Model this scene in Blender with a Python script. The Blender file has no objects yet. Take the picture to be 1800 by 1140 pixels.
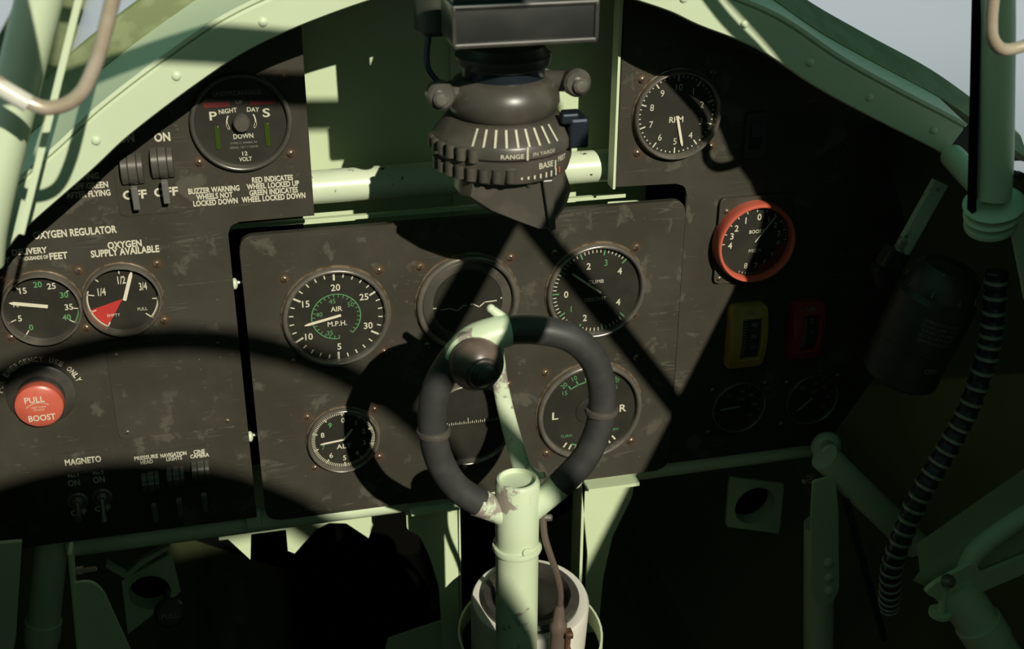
import bpy, bmesh, math, random
from mathutils import Vector, Matrix, Quaternion
random.seed(7)
C = bpy.context.scene.collection
R = math.radians
# ------------------------------------------------------------------ camera, world, sun, exposure
# world units are metres; the instrument panel is the plane Y = 0, aircraft nose towards +Y, centre line X = 0
cd = bpy.data.cameras.new('camera'); cam = bpy.data.objects.new('camera', cd); C.objects.link(cam)
cd.sensor_width = 36.0; cd.lens = 36.0*2186.36/1800.0
yaw, pitch, roll = R(13.7604), R(-25.5916), R(0.2044)
fwd = Vector((math.sin(yaw)*math.cos(pitch), math.cos(yaw)*math.cos(pitch), math.sin(pitch)))
rt = Vector((math.cos(yaw), -math.sin(yaw), 0)); up = rt.cross(fwd)
rt2 = rt*math.cos(roll)+up*math.sin(roll); up2 = -rt*math.sin(roll)+up*math.cos(roll)
m = Matrix((rt2, up2, -fwd)).transposed().to_4x4(); m.translation = Vector((-.183, -.88245, 1.0)); cam.matrix_world = m
cd.clip_start = .02; cd.clip_end = 200
cd.dof.use_dof = True; cd.dof.focus_distance = .97; cd.dof.aperture_fstop = 9.0
bpy.context.scene.camera = cam
sc = bpy.context.scene
sc.view_settings.view_transform = 'Standard'; sc.view_settings.look = 'None'
sc.view_settings.exposure = 0.0; sc.view_settings.gamma = 1.0; sc.view_settings.use_curve_mapping = False
sc.cycles.max_bounces = 8; sc.cycles.transparent_max_bounces = 12; sc.cycles.use_denoising = True

wd = bpy.data.worlds.new('daylight'); sc.world = wd; wd.use_nodes = True
nt = wd.node_tree; nt.nodes.clear()
wo = nt.nodes.new('ShaderNodeOutputWorld'); bg = nt.nodes.new('ShaderNodeBackground')
tc = nt.nodes.new('ShaderNodeTexCoord'); sx = nt.nodes.new('ShaderNodeSeparateXYZ'); cr = nt.nodes.new('ShaderNodeValToRGB')
mr = nt.nodes.new('ShaderNodeMapRange'); mr.inputs[1].default_value = -1; mr.inputs[2].default_value = 1
nt.links.new(tc.outputs['Generated'], sx.inputs[0]); nt.links.new(sx.outputs['Z'], mr.inputs[0]); nt.links.new(mr.outputs[0], cr.inputs[0])
el = cr.color_ramp.elements
el[0].position = 0.0; el[0].color = (.10, .12, .11, 1)
el[1].position = 1.0; el[1].color = (.045, .15, .11, 1)
for p_, c_ in ((.34, (.30, .34, .34, 1)), (.40, (.455, .505, .515, 1)), (.50, (.47, .52, .53, 1)), (.60, (.09, .23, .19, 1))):
    e_ = el.new(p_); e_.color = c_
my = nt.nodes.new('ShaderNodeMapRange'); my.inputs[1].default_value = -.35; my.inputs[2].default_value = .45; my.inputs[3].default_value = .72; my.inputs[4].default_value = 1.0
nt.links.new(sx.outputs['Y'], my.inputs[0]); nt.links.new(my.outputs[0], bg.inputs[1])
nt.links.new(cr.outputs[0], bg.inputs[0]); nt.links.new(bg.outputs[0], wo.inputs[0])

SUN = Vector((.22, -1.0, .58)).normalized()          # towards the sun: behind the pilot, a little right, 30 degrees up
sd = bpy.data.lights.new('sun', 'SUN'); sd.energy = 4.6; sd.angle = R(.53); sd.color = (1.0, .955, .80)
so = bpy.data.objects.new('sun', sd); C.objects.link(so); so.rotation_euler = SUN.to_track_quat('Z', 'Y').to_euler(); so.location = (.5, -2, 2)

# ------------------------------------------------------------------ materials
def nodes_of(name):
    mt = bpy.data.materials.new(name); mt.use_nodes = True
    return mt, mt.node_tree, mt.node_tree.nodes['Principled BSDF']
def mat(name, col, rough=.5, metal=0.0, col2=None, scale=60, lo=.45, hi=.6, bump=.0, spec=.5, chips=None, detail=6):
    mt, t, b = nodes_of(name)
    b.inputs['Roughness'].default_value = rough; b.inputs['Metallic'].default_value = metal
    b.inputs['Specular IOR Level'].default_value = spec
    b.inputs['Base Color'].default_value = (*col, 1)
    tcn = t.nodes.new('ShaderNodeTexCoord')
    n = t.nodes.new('ShaderNodeTexNoise'); n.inputs['Scale'].default_value = scale; n.inputs['Detail'].default_value = detail
    t.links.new(tcn.outputs['Object'], n.inputs['Vector'])
    last = None
    if col2 is not None:
        ramp = t.nodes.new('ShaderNodeValToRGB'); ramp.color_ramp.elements[0].position = lo; ramp.color_ramp.elements[1].position = hi
        ramp.color_ramp.elements[0].color = (*col, 1); ramp.color_ramp.elements[1].color = (*col2, 1)
        t.links.new(n.outputs['Fac'], ramp.inputs[0]); last = ramp.outputs[0]
    if chips is not None:
        n2 = t.nodes.new('ShaderNodeTexNoise'); n2.inputs['Scale'].default_value = chips[1]; n2.inputs['Detail'].default_value = 8; n2.inputs['Roughness'].default_value = .7
        t.links.new(tcn.outputs['Object'], n2.inputs['Vector'])
        r2 = t.nodes.new('ShaderNodeValToRGB'); r2.color_ramp.elements[0].position = chips[2]; r2.color_ramp.elements[1].position = chips[2]+.03
        t.links.new(n2.outputs['Fac'], r2.inputs[0])
        mx = t.nodes.new('ShaderNodeMix'); mx.data_type = 'RGBA'
        t.links.new(r2.outputs[0], mx.inputs['Factor'])
        if last is not None: t.links.new(last, mx.inputs['A'])
        else: mx.inputs['A'].default_value = (*col, 1)
        mx.inputs['B'].default_value = (*chips[0], 1); last = mx.outputs['Result']
    if last is not None: t.links.new(last, b.inputs['Base Color'])
    if bump:
        bp = t.nodes.new('ShaderNodeBump'); bp.inputs['Strength'].default_value = bump; bp.inputs['Distance'].default_value = .0004
        t.links.new(n.outputs['Fac'], bp.inputs['Height']); t.links.new(bp.outputs[0], b.inputs['Normal'])
    return mt
def panel_mat():
    mt, t, b = nodes_of('worn_black_panel')
    tcn = t.nodes.new('ShaderNodeTexCoord')
    def noise(scale, det, rough, vec=None, dist=0):
        n = t.nodes.new('ShaderNodeTexNoise'); n.inputs['Scale'].default_value = scale; n.inputs['Detail'].default_value = det
        n.inputs['Roughness'].default_value = rough; n.inputs['Distortion'].default_value = dist
        t.links.new(vec if vec is not None else tcn.outputs['Object'], n.inputs['Vector']); return n.outputs['Fac']
    def ramp(f, a, c_):
        r_ = t.nodes.new('ShaderNodeValToRGB'); r_.color_ramp.elements[0].position = a; r_.color_ramp.elements[1].position = c_
        t.links.new(f, r_.inputs[0]); return r_.outputs[0]
    def mix(f, A, B):
        mx = t.nodes.new('ShaderNodeMix'); mx.data_type = 'RGBA'; t.links.new(f, mx.inputs['Factor'])
        for s_, v_ in (('A', A), ('B', B)):
            if isinstance(v_, tuple): mx.inputs[s_].default_value = (*v_, 1)
            else: t.links.new(v_, mx.inputs[s_])
        return mx.outputs['Result']
    def scratch(rot, sc_, m_, off):
        mp = t.nodes.new('ShaderNodeMapping'); mp.inputs['Rotation'].default_value = (0, R(rot), 0); mp.inputs['Scale'].default_value = (.16, 1, 2.6); mp.inputs['Location'].default_value = (off, off*2, 0)
        t.links.new(tcn.outputs['Object'], mp.inputs['Vector'])
        f = noise(sc_, 1.5, .4, mp.outputs[0], .2)
        su = t.nodes.new('ShaderNodeMath'); su.operation = 'SUBTRACT'; su.inputs[1].default_value = .5; t.links.new(f, su.inputs[0])
        ab = t.nodes.new('ShaderNodeMath'); ab.operation = 'ABSOLUTE'; t.links.new(su.outputs[0], ab.inputs[0])
        lt_ = t.nodes.new('ShaderNodeMapRange'); lt_.inputs[1].default_value = .0006; lt_.inputs[2].default_value = .0042; lt_.inputs[3].default_value = 1; lt_.inputs[4].default_value = 0
        t.links.new(ab.outputs[0], lt_.inputs[0])
        mu = t.nodes.new('ShaderNodeMath'); mu.operation = 'MULTIPLY'; t.links.new(lt_.outputs[0], mu.inputs[0]); t.links.new(ramp(noise(34, 5, .7), m_, m_+.10), mu.inputs[1])
        return mu.outputs[0]
    c0 = mix(ramp(noise(14, 4, .6), .42, .62), (.037, .034, .0245), (.047, .043, .033))
    c1 = mix(ramp(noise(30, 6, .62, None, .3), .58, .63), c0, (.074, .068, .052))          # rubbed patches
    c2 = mix(ramp(noise(9, 6, .7), .60, .74), c1, (.062, .049, .034))                       # brown tarnish
    c3 = mix(scratch(40, 17, .50, 0), c2, (.085, .078, .063)); c4 = mix(scratch(-52, 20, .53, 3), c3, (.085, .078, .063)); c5 = mix(scratch(12, 16, .54, 7), c4, (.078, .072, .058)); c5 = mix(scratch(-22, 24, .56, 11), c5, (.085, .078, .063))
    c6 = mix(ramp(noise(260, 2, .5), .74, .78), c5, (.13, .12, .10))                        # specks
    t.links.new(c6, b.inputs['Base Color'])
    b.inputs['Roughness'].default_value = .45; b.inputs['Specular IOR Level'].default_value = .25
    bp = t.nodes.new('ShaderNodeBump'); bp.inputs['Strength'].default_value = .25; bp.inputs['Distance'].default_value = .0002
    t.links.new(noise(120, 6, .6), bp.inputs['Height']); t.links.new(bp.outputs[0], b.inputs['Normal'])
    return mt
def glass_mat(name, tint, gloss=.06):
    mt = bpy.data.materials.new(name); mt.use_nodes = True; t = mt.node_tree; t.nodes.clear()
    o_ = t.nodes.new('ShaderNodeOutputMaterial'); tr = t.nodes.new('ShaderNodeBsdfTransparent'); tr.inputs[0].default_value = (*tint, 1)
    gl = t.nodes.new('ShaderNodeBsdfGlossy'); gl.inputs['Roughness'].default_value = .05
    fr = t.nodes.new('ShaderNodeLayerWeight'); fr.inputs['Blend'].default_value = gloss
    mx = t.nodes.new('ShaderNodeMixShader'); t.links.new(fr.outputs['Fresnel'], mx.inputs[0]); t.links.new(tr.outputs[0], mx.inputs[1]); t.links.new(gl.outputs[0], mx.inputs[2])
    t.links.new(mx.outputs[0], o_.inputs[0]); return mt
def rust_mat():
    mt, t, b = nodes_of('rust_stain')
    b.inputs['Base Color'].default_value = (.105, .055, .026, 1); b.inputs['Roughness'].default_value = .6
    tcn = t.nodes.new('ShaderNodeTexCoord'); ln = t.nodes.new('ShaderNodeVectorMath'); ln.operation = 'LENGTH'
    t.links.new(tcn.outputs['Object'], ln.inputs[0])
    n = t.nodes.new('ShaderNodeTexNoise'); n.inputs['Scale'].default_value = 160; n.inputs['Detail'].default_value = 5
    gi = t.nodes.new('ShaderNodeNewGeometry'); t.links.new(gi.outputs['Position'], n.inputs['Vector'])
    mr_ = t.nodes.new('ShaderNodeMapRange'); mr_.inputs[1].default_value = .0022; mr_.inputs[2].default_value = .0068; mr_.inputs[3].default_value = 1.0; mr_.inputs[4].default_value = 0
    t.links.new(ln.outputs['Value'], mr_.inputs[0])
    mm = t.nodes.new('ShaderNodeMath'); mm.operation = 'MULTIPLY'; t.links.new(mr_.outputs[0], mm.inputs[0]); t.links.new(n.outputs['Fac'], mm.inputs[1])
    t.links.new(mm.outputs[0], b.inputs['Alpha']); return mt
G1 = (.51, .585, .405)
M = dict(
    panel=panel_mat(),
    dial=mat('dial_black', (.022, .021, .016), .45, spec=.3, col2=(.028, .026, .02), scale=40),
    bezel=mat('bezel_dark_metal', (.17, .152, .128), .24, .5, col2=(.23, .205, .17), scale=50, spec=.6),
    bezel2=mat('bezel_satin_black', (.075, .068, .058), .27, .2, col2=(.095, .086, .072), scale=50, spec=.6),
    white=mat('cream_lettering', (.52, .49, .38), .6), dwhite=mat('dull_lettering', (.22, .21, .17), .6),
    needle=mat('cream_needle', (.62, .58, .46), .5), greenmark=mat('green_lettering', (.085, .26, .10), .6),
    screw=mat('tarnished_screw', (.24, .185, .125), .24, .55, col2=(.15, .095, .055), scale=180, spec=.6),
    slot=mat('screw_slot', (.01, .009, .008), .8), rust=rust_mat(),
    green=mat('cockpit_green', G1, .42, col2=(.55, .63, .43), scale=9, lo=.35, hi=.7, bump=.15, chips=((.07, .09, .05), 90, .735)),
    green2=mat('cockpit_green_plate', (.47, .555, .34), .5, col2=(.51, .59, .38), scale=12, lo=.3, hi=.7, bump=.1, chips=((.09, .11, .06), 140, .75)),
    greenworn=mat('worn_green_paint', (.51, .59, .40), .4, col2=(.55, .63, .45), scale=20, bump=.2, chips=((.27, .235, .20), 19, .555)),
    greenchip=mat('chipped_green_tube', (.53, .60, .42), .33, col2=(.57, .63, .46), scale=30, bump=.2, chips=((.03, .035, .02), 85, .63)),
    dgreen=mat('dark_cockpit_green', (.055, .075, .05), .55, col2=(.07, .09, .06), scale=20),
    olive=mat('olive_sealant', (.20, .23, .105), .6, col2=(.26, .29, .15), scale=60, bump=.5, chips=((.42, .42, .27), 120, .70)),
    skin=mat('olive_skin', (.065, .080, .028), .7, col2=(.08, .095, .036), scale=6, bump=.1),
    black=mat('satin_black', (.035, .033, .028), .38, col2=(.05, .046, .038), scale=70, spec=.5),
    sight=mat('gunsight_black', (.055, .050, .040), .36, col2=(.075, .066, .052), scale=45, spec=.55, bump=.1),
    switch=mat('switch_satin_metal', (.095, .088, .074), .26, .3, spec=.6), lever=mat('switch_lever_grey', (.13, .125, .115), .4), olive2=mat('dark_olive_housing', (.03, .034, .022), .5), headbox=mat('gunsight_box_black', (.022, .023, .022), .3, col2=(.03, .03, .028), scale=30), bluegrey=mat('blued_steel', (.03, .04, .055), .3, .6), rubber=mat('dark_rubber', (.036, .036, .035), .42, col2=(.046, .046, .044), scale=60, spec=.5, bump=.15),
    void=mat('seal_and_shade_black', (.0025, .0025, .002), .95, spec=.02),  # near-zero colour paints deep shade on front wall and floor; also the seal
    knob=mat('brown_bakelite', (.115, .082, .065), .32, col2=(.14, .10, .08), scale=40, spec=.7),
    steel=mat('grey_steel', (.34, .32, .28), .3, .8, col2=(.22, .2, .17), scale=80), brass=mat('tan_wire', (.42, .34, .25), .3, .3, col2=(.5, .42, .33), scale=60),
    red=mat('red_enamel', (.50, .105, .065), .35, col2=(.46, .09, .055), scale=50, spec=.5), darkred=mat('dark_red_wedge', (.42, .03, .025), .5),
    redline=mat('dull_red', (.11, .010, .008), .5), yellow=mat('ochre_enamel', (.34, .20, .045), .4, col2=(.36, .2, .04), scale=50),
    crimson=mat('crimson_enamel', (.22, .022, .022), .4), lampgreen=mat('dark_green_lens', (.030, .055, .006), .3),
    enamel=mat('white_enamel', (.62, .60, .53), .3, col2=(.55, .52, .45), scale=30), cable=mat('brown_cable', (.10, .075, .06), .35),
    hose=mat('blue_black_hose', (.02, .024, .04), .35), band=mat('hose_band', (.33, .34, .28), .4, .3),
    glass=glass_mat('instrument_glass', (.97, .97, .96), .05), screen=glass_mat('windscreen_glass', (.96, .98, .98), .10),
    walnut=mat('rusty_fitting', (.16, .08, .04), .5, .3, col2=(.05, .03, .02), scale=120),
)
# ------------------------------------------------------------------ mesh helpers (all lengths in mm until linked)
def obj(name, bm, mt, parent=None, smooth=False, loc=None):
    bmesh.ops.recalc_face_normals(bm, faces=bm.faces)
    for v in bm.verts: v.co *= .001
    me = bpy.data.meshes.new(name); bm.to_mesh(me); bm.free(); me.materials.append(M[mt] if isinstance(mt, str) else mt)
    if smooth:
        me.polygons.foreach_set('use_smooth', [True]*len(me.polygons)); me.set_sharp_from_angle(angle=R(38))
    o = bpy.data.objects.new(name, me); C.objects.link(o)
    if parent: o.parent = parent
    if loc is not None: o.location = Vector(loc)*.001
    return o
def thing(name, label, cat, loc=(0, 0, 0), group=None):
    o = bpy.data.objects.new(name, None); C.objects.link(o); o.location = Vector(loc)*.001; o.empty_display_size = .02
    o['label'] = label; o['category'] = cat
    if group: o['group'] = group
    return o
def tag(o, label, cat, group=None):
    o['label'] = label; o['category'] = cat
    if group: o['group'] = group
    return o
def struct(o): o['kind'] = 'structure'; return o
def new(): return bmesh.new()
def box(bm, c, s, rot=None, bev=0, seg=2):
    r = bmesh.ops.create_cube(bm, size=1.0); vs = r['verts']
    for v in vs: v.co = Vector((v.co.x*s[0], v.co.y*s[1], v.co.z*s[2]))
    if bev:
        es = list({e for v in vs for e in v.link_edges})
        rb = bmesh.ops.bevel(bm, geom=es, offset=bev, segments=seg, affect='EDGES', profile=.6); vs = list({v for f in rb['faces'] for v in f.verts} | {v for v in vs if v.is_valid})
    for v in vs:
        if rot is not None: v.co = rot @ v.co
        v.co += Vector(c)
    return bm
def prism(bm, pts, y0, y1, bev=0, seg=2, axis='Y'):
    """outline in (x,z) extruded from y0 (front) to y1; bev rounds the front edge"""
    f = (lambda x, z, y: Vector((x, y, z))) if axis == 'Y' else (lambda a, b_, y: Vector((y, a, b_)))
    v0 = [bm.verts.new(f(x, z, y0)) for x, z in pts]; v1 = [bm.verts.new(f(x, z, y1)) for x, z in pts]
    front = bm.faces.new(v0); bm.faces.new(v1[::-1]); n = len(pts)
    for i in range(n): bm.faces.new((v0[i], v0[(i+1) % n], v1[(i+1) % n], v1[i]))
    if bev:
        bmesh.ops.bevel(bm, geom=[e for e in front.edges], offset=bev, segments=seg, affect='EDGES', profile=.5)
    return bm
def rpoly(pts, r, seg=6):
    """round the corners of a polygon; r a number or per-corner list"""
    out = []; n = len(pts)
    for i in range(n):
        p, a, b_ = Vector(pts[i]), Vector(pts[i-1]), Vector(pts[(i+1) % n]); ri = r[i] if isinstance(r, (list, tuple)) else r
        if ri <= 0: out.append(tuple(p)); continue
        ua, ub = (a-p).normalized(), (b_-p).normalized(); ri = min(ri, (a-p).length*.49, (b_-p).length*.49)
        for k in range(seg+1):
            t = k/seg; q = (p+ua*ri)*(1-t)**2 + p*2*t*(1-t) + (p+ub*ri)*t**2; out.append((q.x, q.y))
    return out
def rrect(x0, z0, x1, z1, r, seg=6): return rpoly([(x0, z0), (x1, z0), (x1, z1), (x0, z1)], r, seg)
def lathe(bm, prof, c=(0, 0, 0), ax=(0, -1, 0), seg=64, a0=0, a1=360):
    """profile of (radius, height along ax)"""
    ax = Vector(ax).normalized(); q = Vector((0, 0, 1)).rotation_difference(ax); c = Vector(c)
    full = abs(a1-a0) >= 360; ns = seg if full else seg+1; rings = []
    for r_, h in prof:
        if r_ <= 1e-6: rings.append([bm.verts.new(c+q @ Vector((0, 0, h)))])
        else: rings.append([bm.verts.new(c+q @ Vector((r_*math.cos(R(a0+(a1-a0)*i/seg)), r_*math.sin(R(a0+(a1-a0)*i/seg)), h))) for i in range(ns)])
    for A, B in zip(rings, rings[1:]):
        m_ = seg
        for i in range(m_):
            j = (i+1) % ns if full else i+1
            if len(A) == 1 and len(B) == 1: continue
            if len(A) == 1: bm.faces.new((A[0], B[i], B[j]))
            elif len(B) == 1: bm.faces.new((A[i], A[j], B[0]))
            else: bm.faces.new((A[i], A[j], B[j], B[i]))
    return bm
def smoothpath(pts, n=6, closed=False):
    P = [Vector(p) for p in pts]; out = []; L = len(P); rng = range(L) if closed else range(L-1)
    for i in rng:
        if closed: a, b_, c_, d = P[i-1], P[i], P[(i+1) % L], P[(i+2) % L]
        else: a, b_, c_, d = P[max(i-1, 0)], P[i], P[i+1], P[min(i+2, L-1)]
        for k in range(n):
            t = k/n; out.append(.5*((2*b_)+(c_-a)*t+(2*a-5*b_+4*c_-d)*t*t+(-a+3*b_-3*c_+d)*t**3))
    if not closed: out.append(P[-1])
    return out
def tube(bm, pts, r, seg=14, closed=False, caps=True, flat=1.0):
    P = [Vector(p) for p in pts]; n = len(P); rad = r if callable(r) else (lambda t: r)
    rings = []; up_ = None
    for i in range(n):
        t = (P[(i+1) % n]-P[i-1]) if closed else (P[min(i+1, n-1)]-P[max(i-1, 0)])
        t.normalize()
        if up_ is None:
            up_ = Vector((0, 0, 1)) if abs(t.z) < .9 else Vector((0, 1, 0))
        s_ = t.cross(up_).normalized(); up_ = s_.cross(t).normalized(); rr = rad(i/(n-1))
        rings.append([bm.verts.new(P[i]+s_*rr*math.cos(2*math.pi*k/seg)+up_*rr*flat*math.sin(2*math.pi*k/seg)) for k in range(seg)])
    for i in range(n if closed else n-1):
        A, B = rings[i], rings[(i+1) % n]
        off = 0
        if closed and i == n-1: off = min(range(seg), key=lambda o_: (A[0].co-B[o_].co).length)
        for k in range(seg): bm.faces.new((A[k], A[(k+1) % seg], B[(k+1+off) % seg], B[(k+off) % seg]))
    if caps and not closed: bm.faces.new(rings[0]); bm.faces.new(rings[-1][::-1])
    return bm
def ball(bm, c, r, sx_=1, sy_=1, sz_=1, seg=24):
    vs = bmesh.ops.create_uvsphere(bm, u_segments=seg, v_segments=seg//2, radius=r)['verts']
    for v in vs: v.co = Vector((v.co.x*sx_, v.co.y*sy_, v.co.z*sz_))+Vector(c)
    return bm
def grid(bm, rows, closed=False):
    V = [[bm.verts.new(Vector(p)) for p in r_] for r_ in rows]
    for A, B in zip(V, V[1:]):
        n = len(A)
        for i in range(n if closed else n-1): bm.faces.new((A[i], A[(i+1) % n], B[(i+1) % n], B[i]))
    return V
_tc = bpy.data.curves.new('lettering_source', 'FONT'); _to = bpy.data.objects.new('lettering_source', _tc); C.objects.link(_to)
_cache = {}
def glyph(s, bold):
    k = (s, bold)
    if k not in _cache:
        _tc.body = s; _tc.offset = (.034 if bold == 2 else .018) if bold else .0; _tc.resolution_u = 3; _tc.size = 1; _tc.space_character = 1.02
        bpy.context.view_layer.update(); dg = bpy.context.evaluated_depsgraph_get(); ev = _to.evaluated_get(dg); me = ev.to_mesh()
        vs = [v.co.copy() for v in me.vertices]; fs = [list(p.vertices) for p in me.polygons]; ev.to_mesh_clear()
        x0, x1 = min(v.x for v in vs), max(v.x for v in vs); y0, y1 = min(v.y for v in vs), max(v.y for v in vs)
        _cache[k] = (vs, fs, x0, x1, y0, y1)
    return _cache[k]
def text(bm, s, c, h, w=None, y=-.25, rot=0, bold=True, fn=None):
    """lettering centred at (x,z) on the plane y; h cap height, w total width"""
    vs, fs, x0, x1, y0, y1 = glyph(s, bold); H = .73
    kz = h/H; kx = w/(x1-x0) if w else kz*.95; mx_, my_ = (x0+x1)/2, (y0+y1)/2
    ca, sa = math.cos(R(rot)), math.sin(R(rot)); out = []
    for v in vs:
        a, b_ = (v.x-mx_)*kx, (v.y-my_)*kz; a, b_ = a*ca+b_*sa, -a*sa+b_*ca
        out.append(bm.verts.new(fn(a, b_) if fn else Vector((c[0]+a, y, c[1]+b_))))
    for f in fs:
        try: bm.faces.new([out[i] for i in f])
        except ValueError: pass
    return bm
def pol(deg, r): return (r*math.sin(R(deg)), r*math.cos(R(deg)))
def tick(bm, deg, r0, r1, w, y=-.25, c=(0, 0)):
    s_, c_ = math.sin(R(deg)), math.cos(R(deg)); a, b_ = Vector((s_, 0, c_)), Vector((c_, 0, -s_))
    o_ = Vector((c[0], y, c[1])); q = [o_+a*r0+b_*w/2, o_+a*r0-b_*w/2, o_+a*r1-b_*w/2, o_+a*r1+b_*w/2]
    bm.faces.new([bm.verts.new(v) for v in q])
def arcband(bm, a0, a1, r0, r1, y=-.25, n=40):
    A = []
    for i in range(n+1):
        d = a0+(a1-a0)*i/n; p, q = pol(d, r0), pol(d, r1); A.append((bm.verts.new((p[0], y, p[1])), bm.verts.new((q[0], y, q[1]))))
    for (a, b_), (c_, d_) in zip(A, A[1:]): bm.faces.new((a, b_, d_, c_))
def line(bm, pts, w, y=-.25):
    for a, b_ in zip(pts, pts[1:]):
        a, b_ = Vector(a), Vector(b_); d = (b_-a).normalized(); n = Vector((-d.y, d.x))*w/2; a2, b2 = a-d*w*.3, b_+d*w*.3
        bm.faces.new([bm.verts.new((q.x, y, q.y)) for q in (a2+n, a2-n, b2-n, b2+n)])

# ------------------------------------------------------------------ fuselage shell
def half(z):      # half width of the fuselage skin at height z
    T = [(60, 150), (150, 300), (250, 372), (350, 412), (450, 428), (550, 424), (640, 400), (700, 364), (740, 332), (1200, 300)]
    for (a, b_), (c_, d) in zip(T, T[1:]):
        if z <= c_: return b_+(d-b_)*(z-a)/(c_-a)
    return T[-1][1]
TOP = [(420, 640), (0, 712), (-60, 722), (-100, 716), (-200, 735), (-300, 775), (-390, 808), (-730, 834), (-1060, 860), (-1400, 880)]
for side, nm in ((1, 'wall_right'), (-1, 'wall_left')):
    bm = new(); rows = []
    for y, zt in TOP:
        xt = 312 if y <= -300 else half(zt)
        rr = []
        for k in range(19):
            z = zt+(60-zt)*k/18; x = half(z) if k else xt
            if y <= -300: x = min(x, 312+(zt-z)*.9)
            rr.append((side*x, y, z))
        rows.append(rr)
    grid(bm, rows); bmesh.ops.solidify(bm, geom=bm.faces[:], thickness=3)
    struct(obj(nm, bm, 'skin', smooth=True))
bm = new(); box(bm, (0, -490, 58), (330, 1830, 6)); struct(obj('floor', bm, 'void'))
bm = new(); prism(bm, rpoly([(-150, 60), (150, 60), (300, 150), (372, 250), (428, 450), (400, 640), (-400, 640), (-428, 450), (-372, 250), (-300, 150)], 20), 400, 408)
struct(obj('wall_front', bm, 'void'))  # shade put into the colour: too black for sun to show
# seat back bulkhead with its arched top, behind the pilot
top = [(312, 850), (303, 960), (292, 1040), (276, 1105), (254, 1150), (224, 1182)]+[(262*math.cos(R(a)), 1029+262*math.sin(R(a))) for a in range(46, 91, 6)]
pts = [(-300, 60), (300, 60), (312, 700)]+top+[(-x, z) for x, z in top[::-1]]+[(-312, 700)]
bm = new(); o_ = [(p[0], p[1]) for p in pts]
slot = [(104, 1194), (172, 1197), (190, 1178), (206, 1152), (104, 1152)]  # opening added to let sun reach the sheet under the panel
V_ = [bm.verts.new((x, -1400, z)) for x, z in pts]; S_v = [bm.verts.new((x, -1400, z)) for x, z in slot]
es = [bm.edges.new((a, b_)) for a, b_ in zip(V_, V_[1:]+V_[:1])]+[bm.edges.new((a, b_)) for a, b_ in zip(S_v, S_v[1:]+S_v[:1])]
bmesh.ops.triangle_fill(bm, use_beauty=True, edges=es)
bmesh.ops.solidify(bm, geom=bm.faces[:], thickness=6); struct(obj('wall_back', bm, 'green2'))

# arch over the panel ------------------------------------------------
ARCH = [(-433, 588), (-388, 632), (-328, 689), (-311, 706), (-265, 742), (-237, 765), (-191, 796), (-152, 818), (-99, 837), (-50, 849), (0, 853), (60, 846), (117, 829), (144, 817), (186, 800), (236, 769), (287, 742), (344, 713), (390, 684), (432, 657)]
AP = [Vector((p.x, p.z)) for p in smoothpath([(x, 0, z) for x, z in ARCH], 6)]
def offs(i, r):
    a, b_ = AP[max(i-1, 0)], AP[min(i+1, len(AP)-1)]; d = (b_-a).normalized(); n = Vector((-d.y, d.x)); return AP[i]+n*r
ARCH_N = 17*6+1
ca = thing('canopy_arch', 'pale green riveted arch curving over the whole instrument panel', 'arch', (0, -75, 853))
def local(bm, o): 
    for v in bm.verts: v.co -= o.location*1000
    return bm
def lean(i):      # the right flank of the arch stands a little further aft
    t = min(max((AP[i].x-100)/110, 0), 1); return -13*t*t*(3-2*t)
def arow(r, y, i0=0, i1=None):
    return [(offs(i, r).x, y+lean(i), offs(i, r).y) for i in range(i0, len(AP) if i1 is None else i1)]
def sweep(prof, i0=0, i1=None):
    bm = new(); rows = [arow(r, y, i0, i1) for r, y in prof]; rows.append(rows[0]); V = []
    n = len(rows[0]); vv = [[bm.verts.new(p) for p in r_] for r_ in rows[:-1]]; vv.append(vv[0])
    for A, B in zip(vv, vv[1:]):
        for i in range(n-1): bm.faces.new((A[i], A[i+1], B[i+1], B[i]))
    bm.faces.new([r_[0] for r_ in vv[:-1]]); bm.faces.new([r_[-1] for r_ in vv[:-1]][::-1])
    return bm
obj('arch_flange', local(sweep([(0, -72), (0, -75), (1, -76.5), (22, -79), (23.5, -78), (24, -75), (24, -72)], 0, ARCH_N), ca), 'green', ca, True)
obj('arch_coaming', local(sweep([(22, -73.5), (25, -80), (27.5, -80), (28, -74), (36, -28), (33, -28), (24, -71)], 0, ARCH_N), ca), 'green', ca, True)
for x, z in ((-259, 763), (-205, 803), (-150, 832), (-105, 849), (133, 835), (178, 815), (226, 789), (274, 761), (326, 733), (-305, 725)):
    bm = new(); lathe(bm, [(3.2, 0), (3.0, .8), (2.0, 1.6), (0, 2)], (0, 0, 0), seg=16)
    i = min(range(len(AP)), key=lambda k: (AP[k]-Vector((x, z))).length); p = offs(i, 12)
    obj('rivet', bm, 'green', ca, True, Vector((p.x, -77.4+lean(i), p.y))-ca.location*1000)
# windscreen lower frame + glass
wf = thing('windscreen_sill', 'olive sealed lower frame of the windscreen along the outer edge of the arch', 'window frame', (0, -40, 890))
obj('sealed_rail', local(sweep([(33, -29), (36, -32), (50, -6), (52, 0), (48, 3), (32, -22)]), wf), 'olive', wf, True)
def screen(i0, i1, nm):
    bm = new(); rows = []
    for t in (0, .25, .5, .75, 1): rows.append([(offs(i, 49).x*(1-.35*t), -1-150*t+lean(i), offs(i, 49).y+210*t) for i in range(i0, i1)])
    grid(bm, rows); return struct(obj(nm, bm, 'screen', smooth=True))
screen(0, 63, 'window_1'); screen(62, len(AP), 'window_2')
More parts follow.
